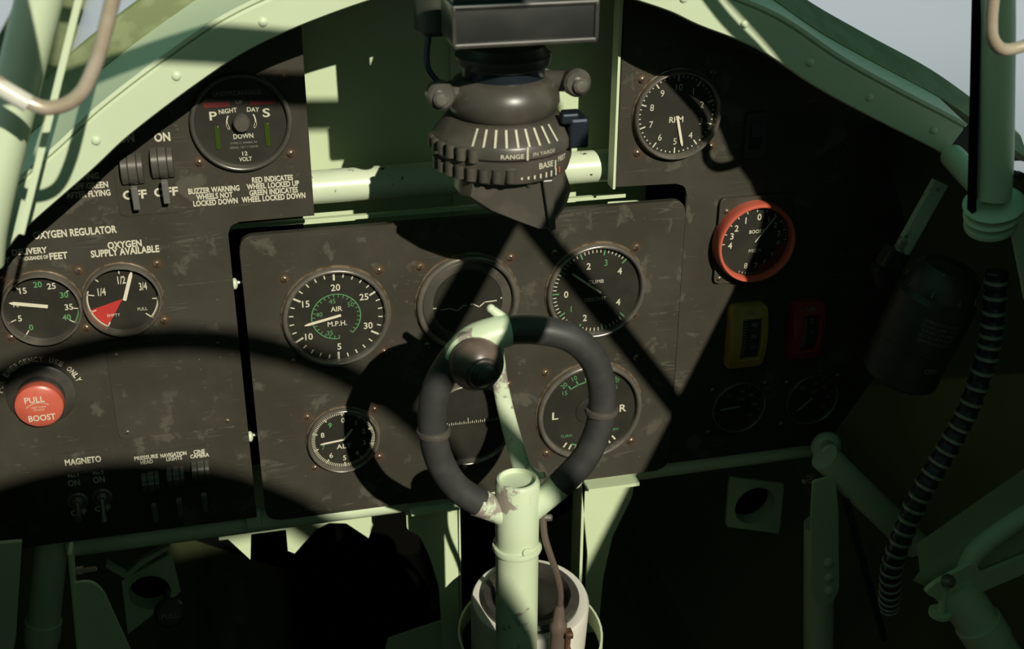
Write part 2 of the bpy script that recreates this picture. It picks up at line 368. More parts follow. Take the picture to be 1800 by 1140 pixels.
# coaming forward of the arch closes the space behind the panel
bm = new()
grid(bm, [arow(33, -26), [(p[0]*.97, 60, p[2]-26) for p in arow(24, 0)], [(p[0]*.95, 400, p[2]-135) for p in arow(10, 0)]])
bmesh.ops.solidify(bm, geom=bm.faces[:], thickness=2); struct(obj('ceiling', bm, 'dgreen', smooth=True))

# windscreen posts, joints, release wires --------------------------------
def post(name, label, pts, r):
    t = thing(name, label, 'post', pts[0]); b0 = Vector(pts[0])
    bm = new(); tube(bm, smoothpath([Vector(p)-b0 for p in pts], 5), r, 18, flat=1.25); obj('post_tube', bm, 'green', t, True)
    return t
pr_ = post('windscreen_post', 'dark green windscreen post rising beside the right window', [(311, -200, 722), (308, -200, 745), (298, -200, 800), (288, -200, 851), (262, -205, 950), (200, -210, 1060)], 11.5)
bm = new(); box(bm, (-14.5, 0, 72), (3, 6, 160)); o = obj('window_seal', bm, 'void', pr_); o.rotation_euler = (0, R(-9), 0)
pl_ = post('windscreen_post', 'green windscreen post leaning across the left window', [(-316, -200, 735), (-309, -200, 760), (-291, -200, 808), (-265, -200, 874), (-232, -205, 950), (-170, -210, 1050)], 11.5)
bm = new(); box(bm, (16, 0, 98), (3.5, 9, 150)); o = obj('window_seal', bm, 'green', pl_); o.rotation_euler = (0, R(21), 0)
jt = thing('frame_joint', 'dark green clamped tube joint at the foot of the right windscreen post', 'tube joint', (314, -200, 715))
bm = new()
for dz in (0, -7, -14): lathe(bm, [(0, 0), (17, 0), (20-abs(dz)*.2, 1.5), (17, 3.4), (0, 3.4)], (0, 0, dz), (-.35, -.25, 1), 32)
obj('clamp_rings', bm, 'green', jt, True)
bm = new(); tube(bm, [(27, 95, 2), (0, 0, 3)], 9, 16); obj('arch_tube', bm, 'green', jt, True)
bm = new(); prism(bm, rpoly([(8, 0), (60, 6), (60, -90), (38, -75)], 5), -3, 0, .8); obj('gusset_plate', bm, 'green', jt)
bm = new(); lathe(bm, [(3, 0), (3, 3), (0, 3.6)], (6, -10, 24), seg=12); obj('bolt', bm, 'black', jt, True)
def hook(label, pts):
    t = thing('hood_release_wire', label, 'wire handle', pts[3]); b0 = Vector(pts[3])
    bm = new(); tube(bm, smoothpath([Vector(p)-b0 for p in pts], 6), 3.6, 14); obj('bent_wire', bm, 'brass', t, True); return t
hook('tan bent wire handle hanging in front of the right post', [(158, -264, 985), (196, -262, 930), (226, -261, 897), (243, -260, 876),  (247, -260, 852), (250, -260, 842), (258, -259, 835.5), (271, -258, 836), (289, -258, 842), (300, -258, 850)])
hk = hook('tan bent wire handle crossing the left windscreen', [(-195, -265, 960), (-213, -262, 915), (-225, -260, 884), (-236, -260, 856), (-247, -260, 839), (-262, -259, 834), (-275, -258, 841), (-287, -258, 852)])
bm = new(); tube(bm, [(-34, 1, -19.5), (-48, 2, -9)], 4.5, 14); obj('bright_sleeve', bm, 'enamel', hk, True)

# hood hoop behind the pilot, then unseen pieces added to throw shade on the panel
ch = thing('canopy_hoop', 'round tubular hoop of the sliding hood behind the pilot', 'canopy frame', (0, -1170, 990))
bm = new(); tube(bm, smoothpath([(-283, 10, -230), (-274, 0, -90)]+[(271*math.cos(R(a)), 0, 271*math.sin(R(a))) for a in range(176, 3, -12)]+[(274, 0, -90), (283, 10, -230)], 3), 10, 16); obj('hoop_tube', bm, 'green', ch, True)
hp = thing('shade_panel', 'opaque green panel added out of view to shade the right of the cockpit', 'shade panel', (312, -400, 814))  # unseen, inner edge shaped to the shade line on the right panel
prf = [(312, 806), (314, 818), (325, 850), (329, 886), (320, 905), (300, 930), (288, 955), (268, 980), (246, 1004), (222, 1030), (197, 1056), (178, 1088), (168, 1130), (164, 1165), (200, 1160), (420, 1080), (560, 900), (560, 700), (312, 700)]
bm = new(); prism(bm, [(x-312, z-814) for x, z in prf], 0, -6); obj('shade_panel_sheet', bm, 'green2', hp)
br = thing('shade_bars', 'pair of green bars added out of view to cast a V of shade on the panel', 'brace', (165, -600, 1010))  # unseen bars, added for the V of shade below the gunsight
bm = new(); tube(bm, [(-10, 0, 22), (152, 0, -200)], 8.8, 14); obj('shade_bar', bm, 'green', br, True)
bm = new(); tube(bm, [(55, 0, 100), (-12, 0, -12), (-64, 0, -104), (-92, 0, -152)], 13.5, 14); ball(bm, (-92, 0, -152), 13.6, seg=20); obj('shade_bar', bm, 'green', br, True)

hl_ = thing('shade_panel', 'small green panel added out of view to shade the left post', 'shade panel', (-300, -400, 940))  # unseen panel, added to darken the left post and block sky light
bm = new(); prism(bm, [(-12, -4), (76, -4), (72, 60), (30, 160), (-90, 160), (-75, -4), (-40, -140), (-18, -140), (-30, -60)], 0, -6); obj('shade_panel_sheet', bm, 'green2', hl_)
hr_ = thing('shade_rail', 'curved green tube added out of view to cast a band of shade', 'rail', (0, -600, 1115))  # unseen tube, added for the shade band over the undercarriage dial
bm = new(); tube(bm, smoothpath([(90, 0, -4), (13, 0, 0), (-68, 0, 8), (-120, 0, 10), (-185, 0, 4)], 5), 11.0, 14); obj('shade_rail_tube', bm, 'green', hr_, True)

# ------------------------------------------------------------------ main panels
mp = thing('instrument_panel', 'worn black left panel with oxygen gauges, undercarriage indicator and switches', 'instrument panel', (-290, 0, 412))
LP = [(-470, 412), (-183, 412), (-183, 662), (-174, 671.5), (-119, 671.5), (-119, 832), (-152, 818), (-193, 795), (-245, 756), (-302, 712), (-352, 668), (-410, 610), (-440, 500)]
LPr = rpoly(LP, [0, 0, 0, 0, 0, 0, 0, 0, 0, 0, 0, 0, 0]); LPr = rpoly([(-470, 412), (-183, 412), (-183, 671.5), (-119, 671.5)]+LP[5:], [0, 0, 9, 0]+[0]*8)
bm = new(); prism(bm, LPr, 0, 3, .7); obj('panel_sheet', local(bm, mp), 'panel', mp)
rp = thing('instrument_panel', 'black right panel with tachometer, boost gauge and oil gauges', 'instrument panel', (290, 0, 412))
RP = [(177, 412), (330, 412), (385, 500), (378, 620), (356, 672), (340, 716), (282, 744), (230, 772), (181, 801), (150, 815), (118, 828), (116, 675), (177, 674)]
bm = new(); prism(bm, rpoly(RP, [0]*12+[10]), 0, 3, .7); obj('panel_sheet', local(bm, rp), 'panel', rp)
bm = new(); box(bm, (115, 6, 752), (2, 14, 156)); obj('edge_flange', local(bm, rp), 'green', rp)
cp = thing('instrument_panel', 'black blind flying panel in the centre holding six flight instruments', 'instrument panel', (0, -3, 408))
bm = new(); prism(bm, rrect(-176, 408.5, 175.5, 661, 12), -3, 3, 1.2, 3); obj('panel_sheet', local(bm, cp), 'panel', cp)
def stud(x, z, label):
    t = thing('mounting_stud', label, 'stud', (x, 6, z)); d = 1 if x < 0 else -1
    bm = new(); ball(bm, (0, 0, 0), 4.2, .6, 1, 1.1, 16); obj('stud_head', bm, 'greenchip', t, True)
    bm = new(); tube(bm, [(0, 2, 0), (14*d, 2, 0)], 1.8, 8); obj('stud_pin', bm, 'steel', t, True)
stud(-182, 620, 'bright stud in the gap left of the central panel, upper one'); stud(-182, 486, 'bright stud in the gap left of the central panel, lower one')
stud(180, 612, 'small stud in the narrow gap right of the central panel')

# ------------------------------------------------------------------ instruments
def screw(parent, x, z, r=3.1, label=None, y=0, stain=True):
    bm = new(); lathe(bm, [(r, 0), (r*.96, r*.25), (r*.7, r*.55), (0, r*.72)], seg=20)
    s_ = obj('screw', bm, 'screw', parent, True, (x, y, z))
    bm = new(); box(bm, (0, -r*.70, 0), (r*1.35, .3, r*.28), Matrix.Rotation(R(random.uniform(0, 180)), 3, 'Y')); obj('screw_slot', bm, 'slot', s_)
    if stain:
        bm = new(); lathe(bm, [(0, 0), (r*2.1, 0)], (0, -.12, 0), seg=24); obj('rust_stain', bm, 'rust', s_)
    return s_
def gauge(name, label, x, z, Rr, y=0, h=6, screws=(), bez='bezel', face=.90, sr=3.1, lip=True, dep=.6):
    t = thing(name, label, 'gauge', (x, y, z)); f = face*Rr
    bm = new(); lathe(bm, [(Rr, -.5), (Rr, h*.45), (Rr*.994, h*.68), (Rr*.982, h*.86), (Rr*.966, h*.96), (Rr*.95, h), (f+1.6, h*.98), (f+.7, h*.88), (f+.2, h*.72), (f, h*.5), (f-.3, dep)], seg=72)
    obj('bezel', bm, bez, t, True)
    bm = new(); lathe(bm, [(0, dep), (f, dep)], seg=64); obj('dial', bm, 'dial', t)
    bm = new(); lathe(bm, [(0, h*.62), (f, h*.62)], seg=48); obj('glass', bm, 'glass', t)
    for sx_, sz_ in screws: screw(t, sx_-x, sz_-z, sr)
    if lip:
        bm = new(); lathe(bm, [(Rr*1.0, -.1), (Rr*1.035, .2), (Rr*1.02, 1.2), (Rr*.99, 1.5)], seg=72); obj('rim_ring', bm, 'screw', t, True)
    return t
Y0 = -.9
def marks(t, white=None, green=None, yy=Y0, red=None):
    for nm, mt, fn in (('markings', 'white', white), ('green_markings', 'greenmark', green), ('red_markings', 'darkred', red)):
        if fn:
            bm = new(); fn(bm); obj(nm, bm, mt, t)
def needle(t, deg, l, w0=1.8, w1=.9, tail=2, mt='needle', c=(0, 0), y=-2.0):
    bm = new(); s_, c_ = math.sin(R(deg)), math.cos(R(deg)); a, b_ = Vector((s_, 0, c_)), Vector((c_, 0, -s_))
    o_ = Vector((c[0], y, c[1])); P = [o_-a*tail+b_*w0/2, o_-a*tail-b_*w0/2, o_+a*(l-3)-b_*w0/2, o_+a*l-b_*w1/3, o_+a*l+b_*w1/3, o_+a*(l-3)+b_*w0/2]
    f = bm.faces.new([bm.verts.new(v) for v in P]); r_ = bmesh.ops.extrude_face_region(bm, geom=[f])
    for v in r_['geom']:
        if isinstance(v, bmesh.types.BMVert): v.co.y += .5
    obj('needle', bm, mt, t)
T = lambda bm, s, x, z, h, w=None, rot=0, bold=True: text(bm, s, (x, z), h, w, Y0, rot, bold)
TK = lambda bm, d, a, b_, w: tick(bm, d, a, b_, w, Y0)
# airspeed
g = gauge('airspeed_indicator', 'air speed dial with green inner scale reading AIR M.P.H., upper left of centre', -108, 589, 41.5, -3, screws=((-145, 624), (-73, 624), (-72, 554), (-143, 554)))
def w_(bm):
    for k in range(30):
        d = k*12
        if 130 < d < 170 and False: continue
        TK(bm, d, 36.2 if k % 5 else 37, 32.8 if k % 5 else 30.5, 1.0 if k % 5 else 1.6)
    for s, d, rr in (('20', 2, 24.5), ('25', 57, 26.5), ('30', 113, 26.5), ('5', 178, 26), ('10', 236, 26.5), ('15', 300, 26)): T(bm, s, *pol(d, rr), 5.6)
    T(bm, 'AIR', .5, 6.5, 4.2, 9); T(bm, 'M.P.H.', .5, -6, 4.2, 15)
def g_(bm):
    arcband(bm, -185, 142, 18.6, 19.3, Y0)
    for k in range(28): TK(bm, -185+k*12.1, 18.6, 16.2, .55)
    for s, d, rr in (('35', 203, 14.6), ('40', 283, 13.4), ('45', 350, 13.4), ('50', 52, 14.8)): T(bm, s, *pol(d, rr), 4.0, bold=False)
marks(g, w_, g_); needle(g, 258, 29, 2.0, .8, -0, c=(3.6, 1.2))
# artificial horizon
g = gauge('artificial_horizon', 'dark horizon dial crossed by a broken white line, upper middle of central panel', -4, 590, 41.5, -3, screws=((-41, 624), (31, 625), (-37, 556), (33, 556)), face=.88)
def w_(bm):
    line(bm, [(-31, -2.2), (-25.5, -2.4)], 1.3, Y0); line(bm, [(27, 1.2), (32.5, 1.9)], 1.2, Y0)
    line(bm, [(-22, -3.6), (-14.5, -2.9), (-9, -5.6), (-3.5, -1.6), (-1, -1.8)], 1.0, -2.2)
    line(bm, [(2, -1.2), (4, -1.2), (9, -4.1), (13.5, -.4), (23, 0)], 1.0, -2.2)
    T(bm, '6', -24, -24, 4.2, rot=-35)
marks(g, w_)
bm = new(); lathe(bm, [(27.8, .6), (28.2, 1.4), (33.5, 1.6), (35.5, .7)], seg=64); obj('inner_ring', bm, 'bezel2', g, True)
# climb
g = gauge('climb_indicator', 'rate of climb dial lettered CLIMB and DESCENT, upper right of central panel', 102, 589.5, 41.5, -3, screws=((67, 626), (135, 624), (136, 564), (69, 556)))
def w_(bm):
    for k in range(-24, 25):
        d = 270+k*5.6
        if k % 6: TK(bm, d, 36.2, 33.2, .8)
    for s, d, rr in (('2', 343, 23), ('4', 52, 25), ('0', 268, 25), ('2', 200, 25), ('4', 122, 23)): T(bm, s, *pol(d, rr), 5.8)
    T(bm, 'CLIMB', 0, 8, 3.2, 13, 0, False); T(bm, 'DESCENT', 0, -7.5, 3.2, 18, 0, False)
def g_(bm):
    for k in range(-24, 25, 6): TK(bm, 270+k*5.6, 36.2, 30.8, 1.1)
    T(bm, '3', *pol(18, 25), 5.6, bold=False); T(bm, '1', *pol(235, 25), 5.6, bold=False)
marks(g, w_, g_); needle(g, 308, 31, 1.7, 1.2, 0, c=(4, -2))
# altimeter
g = gauge('altimeter', 'small altitude dial marked ALT, lower left of central panel', -108.5, 479, 29.5, -3, screws=((-136, 503), (-133, 455), (-80, 458), (-82, 503)), sr=2.6)
def w_(bm):
    for k in range(100):
        if k % 10: TK(bm, k*3.6, 25.8, 22.9, .62)
        else: TK(bm, k*3.6, 25.8, 21.6, 1.0)
    for s, d in (('0', 2), ('8', 290), ('6', 218), ('1', 38), ('2', 72), ('3', 108), ('4', 144), ('5', 180)): T(bm, s, *pol(d, 17.6), 4.6)
    T(bm, 'ALT', 0, -6.5, 4.4, 12)
def g_(bm): T(bm, '9', *pol(325, 17.5), 4.6); T(bm, '7', *pol(252, 17.5), 4.4, bold=False)
marks(g, w_, g_); needle(g, 264, 19, 1.5, .8, 0); needle(g, 38, 12, 1.7, 2.2, 0, y=-2.8)
# direction indicator
g = gauge('direction_indicator', 'direction dial with a row of fine dots, behind the ring grip', -5, 480, 39, -3, screws=((-38, 512), (29, 512)), face=.9)
def w_(bm):
    for k in range(-14, 15): line(bm, [(k*1.75, 0), (k*1.75, 1.4 if k % 2 else 2.3)], .5, Y0)
    line(bm, [(0, 5), (0, 3)], .6, Y0)
marks(g, w_)
# turn and slip
g = gauge('turn_indicator', 'turn and slip dial lettered L and R, lower right of central panel', 100, 478, 46.0, -3, screws=((61, 519), (63, 441), (139, 443), (140, 524)))
def w_(bm):
    T(bm, 'L', -30, -1, 7.2, 5.4); T(bm, 'R', 30, -1, 7.2, 6)
    for d in (214, 206, 198, 190, 182, 174, 166, 158, 150, 142): TK(bm, d, 39.5, 34.5, 1.5)
def g_(bm):
    arcband(bm, 154, 206, 33.2, 34.4, Y0)
    T(bm, 'TURN', -20, -22, 2.8, 10, 0, False); T(bm, 'TURN', 22, -21, 2.6, 9, 0, False)
    for sgn in (-1, 1):
        arcband(bm, sgn*8, sgn*36, 27.8, 28.8, Y0, 8)
        for d in (8, 22, 36): TK(bm, sgn*d, 28, 32.5, 1.0)
        T(bm, '20', *pol(sgn*40, 35.5), 4.4, rot=sgn*40, bold=False); T(bm, '10', *pol(sgn*23, 35.8), 4.4, rot=sgn*23, bold=False)
        T(bm, '15', sgn*22, 20, 4.2, bold=False)
marks(g, w_, g_)
bm = new(); lathe(bm, [(12, .6), (12, 1.4), (10.5, 1.8), (0, 1.8)], seg=40); obj('hub_disc', bm, 'dial', g, True); needle(g, 0, 26, 1.6, 1.2, 0, 'black')
# tachometer
g = gauge('tachometer', 'RPM dial at the top of the right panel', 163.5, 731, 35.6, 0, 7, screws=((134, 760), (191, 762), (133, 702), (194, 703)))
def w_(bm):
    for k in range(50):
        if k % 5: TK(bm, k*7.2, 30.6, 29.3, .9)
        else: TK(bm, k*7.2, 31, 26.4, 1.1)
    for s, d in [('10', 2)]+[(str(i), i*36) for i in range(1, 10)]: T(bm, s, *pol(d, 21.5), 5.4, None, 0, False)
    T(bm, 'RPM', 0, -4, 4.8, 11.5)
marks(g, w_); needle(g, 167, 26, 2.1, 1.4, -1)
# undercarriage indicator
g = gauge('undercarriage_indicator', 'large dark indicator lettered UNDERCARRIAGE with P and S lamps', -166, 747, 36.0, 0, 6, screws=((-198, 719), (-133, 721), (-134, 777)), bez='bezel2', face=.89, lip=False)
def w_(bm):
    T(bm, 'P', -19, 5.5, 6.4, 5.2); T(bm, 'S', 18, 5.5, 6.4, 5.2)
    T(bm, 'NIGHT', -8.6, 8.5, 3.4, 12.6, -4); T(bm, 'DAY', 9, 8.5, 3.4, 8.6, 4); T(bm, 'DOWN', .5, -10.5, 3.6, 14)
    T(bm, '12', .5, -23.4, 3, 3.8); T(bm, 'VOLT', .5, -27.6, 3.2, 9)
    arcband(bm, 240, 300, 9.6, 10.5, Y0, 10); arcband(bm, 60, 120, 9.6, 10.5, Y0, 10)
    for sgn in (-1, 1): line(bm, [(sgn*10, -1.5), (sgn*9.2, -4)], 1.6, Y0)
def d_(bm):
    T(bm, 'UNDERCARRIAGE', -1, 21, 3.6, 33, 0, False); T(bm, 'UP', 0, 14.6, 2.8, 5, 0, False)
    T(bm, 'TYPE C MARK IV', .3, -15.4, 1.6, 19, 0, False); T(bm, 'SERIAL 1271 V 326/42', .3, -18.6, 1.6, 20, 0, False)
marks(g, w_)
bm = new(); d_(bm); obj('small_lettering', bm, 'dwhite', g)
for sgn in (-1, 1):
    bm = new(); prism(bm, rrect(sgn*17.5-1.7, -19, sgn*17.5+1.7, -2, 1.2), -1.6, -.6, .4); obj('signal_lamp', bm, 'lampgreen', g)
    bm = new(); prism(bm, rrect(sgn*16-9, 11.6, sgn*16+9, 15.2, .8), -1.2, -.6); obj('warning_lamp', bm, 'redline', g)
bm = new(); lathe(bm, [(6, .6), (6, 6.5), (5, 8), (0, 8.4)], seg=36); obj('centre_knob', bm, 'bezel2', g, True)
# oxygen supply
g = gauge('oxygen_supply_gauge', 'oxygen supply dial with a red wedge at EMPTY', -263.5, 619, 28.4, 0, 9, screws=((-291, 644), (-236, 644), (-292, 598), (-236, 598)), face=.9)
def w_(bm):
    for d, a in ((0, 5), (283, 5), (315, 3.5), (47, 2.4), (95, 4), (132, 5), (212, 4)): TK(bm, d, 25, 25-a, .9)
    arcband(bm, 212, 290, 24.4, 25.2, Y0, 20); arcband(bm, 90, 132, 24.4, 25.2, Y0, 12); TK(bm, 250, 25, 21, .8)
    for s, x, z in (('1/2', 1, 15), ('1/4', -14, 7), ('3/4', 15.5, 8.5)): T(bm, s, x, z, 6.2, 5.6)
    T(bm, 'FULL', 13, -9.5, 2.6, 7, 0, False); T(bm, 'EMPTY', -8, -12.5, 2.4, 9, 0, False)
def r_(bm):
    c0 = bm.verts.new((0, Y0+.1, 0)); V = [bm.verts.new((pol(d, 24.3)[0], Y0+.1, pol(d, 24.3)[1])) for d in range(212, 255, 3)]
    for a, b_ in zip(V, V[1:]): bm.faces.new((c0, a, b_))
marks(g, w_, None, red=r_); needle(g, 19, 22.5, 2.6, 1.6, 1, y=-2.5, c=(1.5, 0))
# oxygen delivery
g = gauge('oxygen_delivery_gauge', 'oxygen delivery dial numbered 0 to 40, left edge of left panel', -320, 618, 28.4, 0, 9, screws=((-345, 596), (-345, 643)), face=.9)
def w_(bm):
    for d in (215, 248, 318, 60, 98, 125): TK(bm, d, 25, 21, .8)
    for s, d in (('5', 247), ('15', 322), ('25', 28), ('35', 95)): T(bm, s, *pol(d, 18.2), 4.8)
    T(bm, '10', *pol(283, 18), 4.0, bold=False)
def g_(bm):
    for s, d in (('0', 214), ('20', 358), ('30', 63), ('40', 122)): T(bm, s, *pol(d, 18.2), 4.6)
    arcband(bm, 98, 125, 24.6, 25.2, Y0, 10)
marks(g, w_, g_); needle(g, 282, 25.5, 2.6, .5, 1, y=-2.5, c=(3, 1))
# boost gauge
g = gauge('boost_gauge', 'boost pressure dial in a bright red ring on the right panel', 235.5, 621.5, 34.6, -2, 13, bez='red', face=.87, lip=False, dep=6)
bm = new(); prism(bm, rrect(-31, -37, 33, 38, 5), -1.5, 1.8, .6); obj('base_plate', bm, 'panel', g)
for x, z in ((-25, 27), (-26.5, -32)): screw(g, x, z, 2.3, y=-1.5, stain=False)
def w_(bm):
    global Y0; Y0 = -6.3
    for k in range(-5, 9): TK(bm, k*18, 28.5, 26, .8)
    for k in range(25): TK(bm, 60+k*6, 28.5, 27, .5)
    for s, d in (('0', 6), ('1', 334), ('2', 308), ('3', 288), ('4', 266)): T(bm, s, *pol(d, 21.5), 5.6)
    T(bm, 'BOOST', 1, 9, 3.2, 13)
    Y0 = -.9
marks(g, w_)
def d_(bm):
    for s, d in (('1', 30), ('2', 52), ('3', 75), ('4', 98), ('5', 128), ('6', 150), ('7', 172), ('8', 196)): text(bm, s, pol(d, 21.5), 5, None, -6.3, bold=False)
    text(bm, 'P/SQ.IN', (1, -8), 2.8, 11, -6.3, bold=False)
bm = new(); d_(bm); obj('small_lettering', bm, 'white', g)
bm = new(); arcband(bm, 96, 168, 22, 29, -6.35); obj('red_sector', bm, 'redline', g)
needle(g, 38, 27, .9, .6, 0, 'white', y=-7.2)
# curved rectangular gauges
def rectgauge(name, label, x, z, w, h, mt, head, nums, win):
    t = thing(name, label, 'gauge', (x, 0, z)); bm = new(); n = 14
    def yf(u): return -8-7*(1-(2*u-1)**2)
    def prof(u):   # cross section points from outer base to window edge, at height u
        zz = -h/2+h*u; k = 1.0
        return zz
    outer = rrect(-w/2, -h/2, w/2, h/2, 5, 5); inner = rrect(win[0], win[1], win[2], win[3], 1.0, 5)
    def sub(p, n_=60):
        P = [Vector(q) for q in p]; L = [0]
        for a, b_ in zip(P, P[1:]+P[:1]): L.append(L[-1]+(b_-a).length)
        out = []
        for k in range(n_):
            s_ = L[-1]*k/n_; i = max(j for j in range(len(P)) if L[j] <= s_); a, b_ = P[i], P[(i+1) % len(P)]
            out.append(a+(b_-a)*((s_-L[i])/max(L[i+1]-L[i], 1e-6)))
        return out
    O, I = sub(outer), sub(inner)
    ang = lambda p, c_: math.atan2(p.y-c_.y, p.x-c_.x)
    def ring(P, s_, yo, flat=None): return [(p.x*s_, (flat if flat is not None else yf((p.y+h/2)/h))+yo, p.y*s_) for p in P]
    rows = [ring(O, 1, 0, 0), ring(O, 1, 2.5), ring(O, .96, .4), ring(O, .9, 0), ring(I, 1.08, 0), ring(I, 1.0, .8), ring(I, .99, 4.5)]
    grid(bm, rows, True); obj('gauge_frame', bm, mt, t, True)
    bm = new(); rows = []
    for k in range(9):
        zz = win[1]+(win[3]-win[1])*k/8; rows.append([(win[0], yf((zz+h/2)/h)+4.2, zz), (win[2], yf((zz+h/2)/h)+4.2, zz)])
    grid(bm, rows); obj('dial', bm, 'dial', t)
    bm = new(); fn = lambda cx, cz: (lambda a, b_: Vector((cx+a, yf((cz+b_+h/2)/h)+4.0, cz+b_)))
    for i, s_ in enumerate(nums): text(bm, s_, (0, 0), 4, None, fn=fn(win[2]-5.5, win[3]-6-i*10.5), bold=False)
    for k in range(14):
        zz = win[1]+2+(win[3]-win[1]-4)*k/13; y_ = yf((zz+h/2)/h)+4.0
        bm.faces.new([bm.verts.new(v) for v in ((win[0]+2, y_, zz), (win[0]+5, y_, zz), (win[0]+5, y_, zz+.8), (win[0]+2, y_, zz+.8))])
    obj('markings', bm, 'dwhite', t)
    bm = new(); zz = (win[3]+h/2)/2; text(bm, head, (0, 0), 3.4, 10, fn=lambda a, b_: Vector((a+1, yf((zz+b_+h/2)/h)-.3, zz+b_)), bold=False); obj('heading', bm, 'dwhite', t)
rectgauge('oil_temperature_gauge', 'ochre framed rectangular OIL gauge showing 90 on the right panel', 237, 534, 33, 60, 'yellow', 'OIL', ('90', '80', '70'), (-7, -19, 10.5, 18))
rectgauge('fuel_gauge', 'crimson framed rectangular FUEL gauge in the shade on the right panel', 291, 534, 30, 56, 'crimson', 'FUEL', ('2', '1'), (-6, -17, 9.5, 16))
for nm, lb, x, z, dg, lab in (('oil_pressure_gauge', 'shaded round oil pressure gauge with level needle, below the ochre gauge', 238, 463, 266, 'OIL'), ('radiator_temperature_gauge', 'shaded round temperature gauge with slanting needle, below the crimson gauge', 308, 462, 230, 'RAD')):
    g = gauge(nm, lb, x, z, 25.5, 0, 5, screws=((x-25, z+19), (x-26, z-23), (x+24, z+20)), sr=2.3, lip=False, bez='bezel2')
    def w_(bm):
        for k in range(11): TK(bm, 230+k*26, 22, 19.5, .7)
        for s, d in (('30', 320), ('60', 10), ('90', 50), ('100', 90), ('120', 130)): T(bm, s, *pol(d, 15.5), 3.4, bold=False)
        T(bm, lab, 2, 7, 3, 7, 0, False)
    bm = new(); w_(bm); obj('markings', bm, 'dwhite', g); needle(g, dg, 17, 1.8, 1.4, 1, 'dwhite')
# rocker switch in the shade
t = thing('rocker_switch', 'black rocker switch in the shade beside the RPM dial', 'switch', (230, 0, 711))
bm = new(); prism(bm, rrect(-9, -19, 9, 18, 2), -4, 0, .8); obj('switch_frame', bm, 'black', t)
bm = new(); prism(bm, [(-4, 12), (-9, -0), (-4, -12), (-3, -12), (-3, 12)], -5, 4, axis='X'); obj('rocker', bm, 'bluegrey', t)

# ------------------------------------------------------------------ switches
def barrel_switch(label, x, z, group, s_=1.0, lz=-27, tx=0):
    t = thing('barrel_switch', label, 'switch', (x, 0, z), group)
    bm = new(); w = 15.5*s_; prof = []
    seg = 24
    for k, rr in ((-.5, 10.4), (-.47, 11.3), (-.2, 11.3), (-.17, 10.3), (-.14, 11.8), (.2, 11.8), (.23, 10.3), (.26, 11.3), (.47, 11.3), (.5, 10.4)): prof.append((rr*s_, k*w))
    lathe(bm, [(0, -.5*w)]+prof+[(0, .5*w)], (0, 0, 0), (1, 0, 0), seg)
    for v in bm.verts: v.co.y *= .85
    obj('barrel', bm, 'switch', t, True)
    bm = new(); box(bm, (.5, -12, lz*.66), (4.6*s_, 4.5, 18), Matrix.Rotation(R(12), 3, 'X'), .8); obj('lever', bm, 'lever', t)
    return t
for x, z, lb in ((-244.5, 718, 'left of the two barrel switches beside the undercarriage indicator'), (-223.5, 721, 'right of the two barrel switches beside the undercarriage indicator')):
    barrel_switch(lb, x, z, 'barrel switches marked ON and OFF')
for x, z, lb in ((-262, 459, 'shaded barrel switch under the PRESSURE HEAD lettering'), (-242.5, 461, 'shaded barrel switch under the NAVIGATION LIGHTS lettering'), (-223, 463, 'shaded barrel switch under the CINE CAMERA lettering')):
    barrel_switch(lb, x, z, 'barrel switches in the lower row', .9, -33)
for x, z, lb, up_ in ((-319, 450, 'left magneto toggle switch below No.1', 0), (-300.5, 451, 'right magneto toggle switch below No.2', 1)):
    t = thing('toggle_switch', lb, 'switch', (x, 0, z), 'magneto toggles')
    bm = new(); lathe(bm, [(8, 0), (8, 1.6), (6.6, 2.4), (5.6, 2.4), (5.2, 1.6), (4.6, 4), (3, 6), (0, 6.4)], seg=28); obj('collar', bm, 'bezel', t, True)
    bm = new(); tube(bm, [(0, -5, 0), (.6, -14, -5 if not up_ else -9), (.8, -19, -6 if not up_ else -13)], lambda q: 1.7+1.2*q, 12); obj('lever', bm, 'bezel', t, True)
def plate(label, x0, z0, x1, z1, r, parent, scr=()):
    bm = new(); prism(bm, rrect(x0, z0, x1, z1, r), -.9, .2, .4); o = obj('backing_plate', local(bm, parent), 'panel', parent); return o
plate('', -257, 683, -209, 748, 4, mp); plate('', -332, 436, -289, 494, 5, mp); plate('', -272, 422, -213, 487, 4, mp)
cv = thing('cover_plate', 'blank square cover plate with screwed corners on the left panel', 'plate', (-236, 0, 541))
bm = new(); prism(bm, rrect(-45, -39.5, 44.5, 39.5, 5), -1.6, 0, .5); obj('plate_sheet', bm, 'panel', cv)
for x, z in ((-38, -34), (38, -34), (37, 34), (-38, 33)): screw(cv, x, z, 1.9, y=-1.6, stain=False)
# boost cut-out knob
bk = thing('boost_control', 'red PULL BOOST push knob on the left panel', 'knob', (-331.5, 0, 547))
bm = new(); lathe(bm, [(25, -.3), (25, 2), (23.5, 3), (17, 3.4), (17, 9), (0, 9)], seg=56); obj('knob_base', bm, 'black', bk, True)
bm = new(); lathe(bm, [(15, 9), (17.4, 12), (17.9, 15), (17, 19.5), (15, 21), (0, 21.6)], seg=56); obj('knob_cap', bm, 'red', bk, True)
bm = new(); text(bm, 'PULL', (-2, 7), 5, 14, -21.9); text(bm, 'BOOST', (1, -8.5), 5, 19, -21.7); text(bm, 'RED TURN', (0, .6), 1.5, 10, -22, bold=False); text(bm, 'TO LOCK', (0, -1.6), 1.5, 8, -22, bold=False)
for d in range(-40, 40, 8): tick(bm, d, 12, 12.5, 1.9, -22, (0, -8))
obj('knob_lettering', bm, 'white', bk)
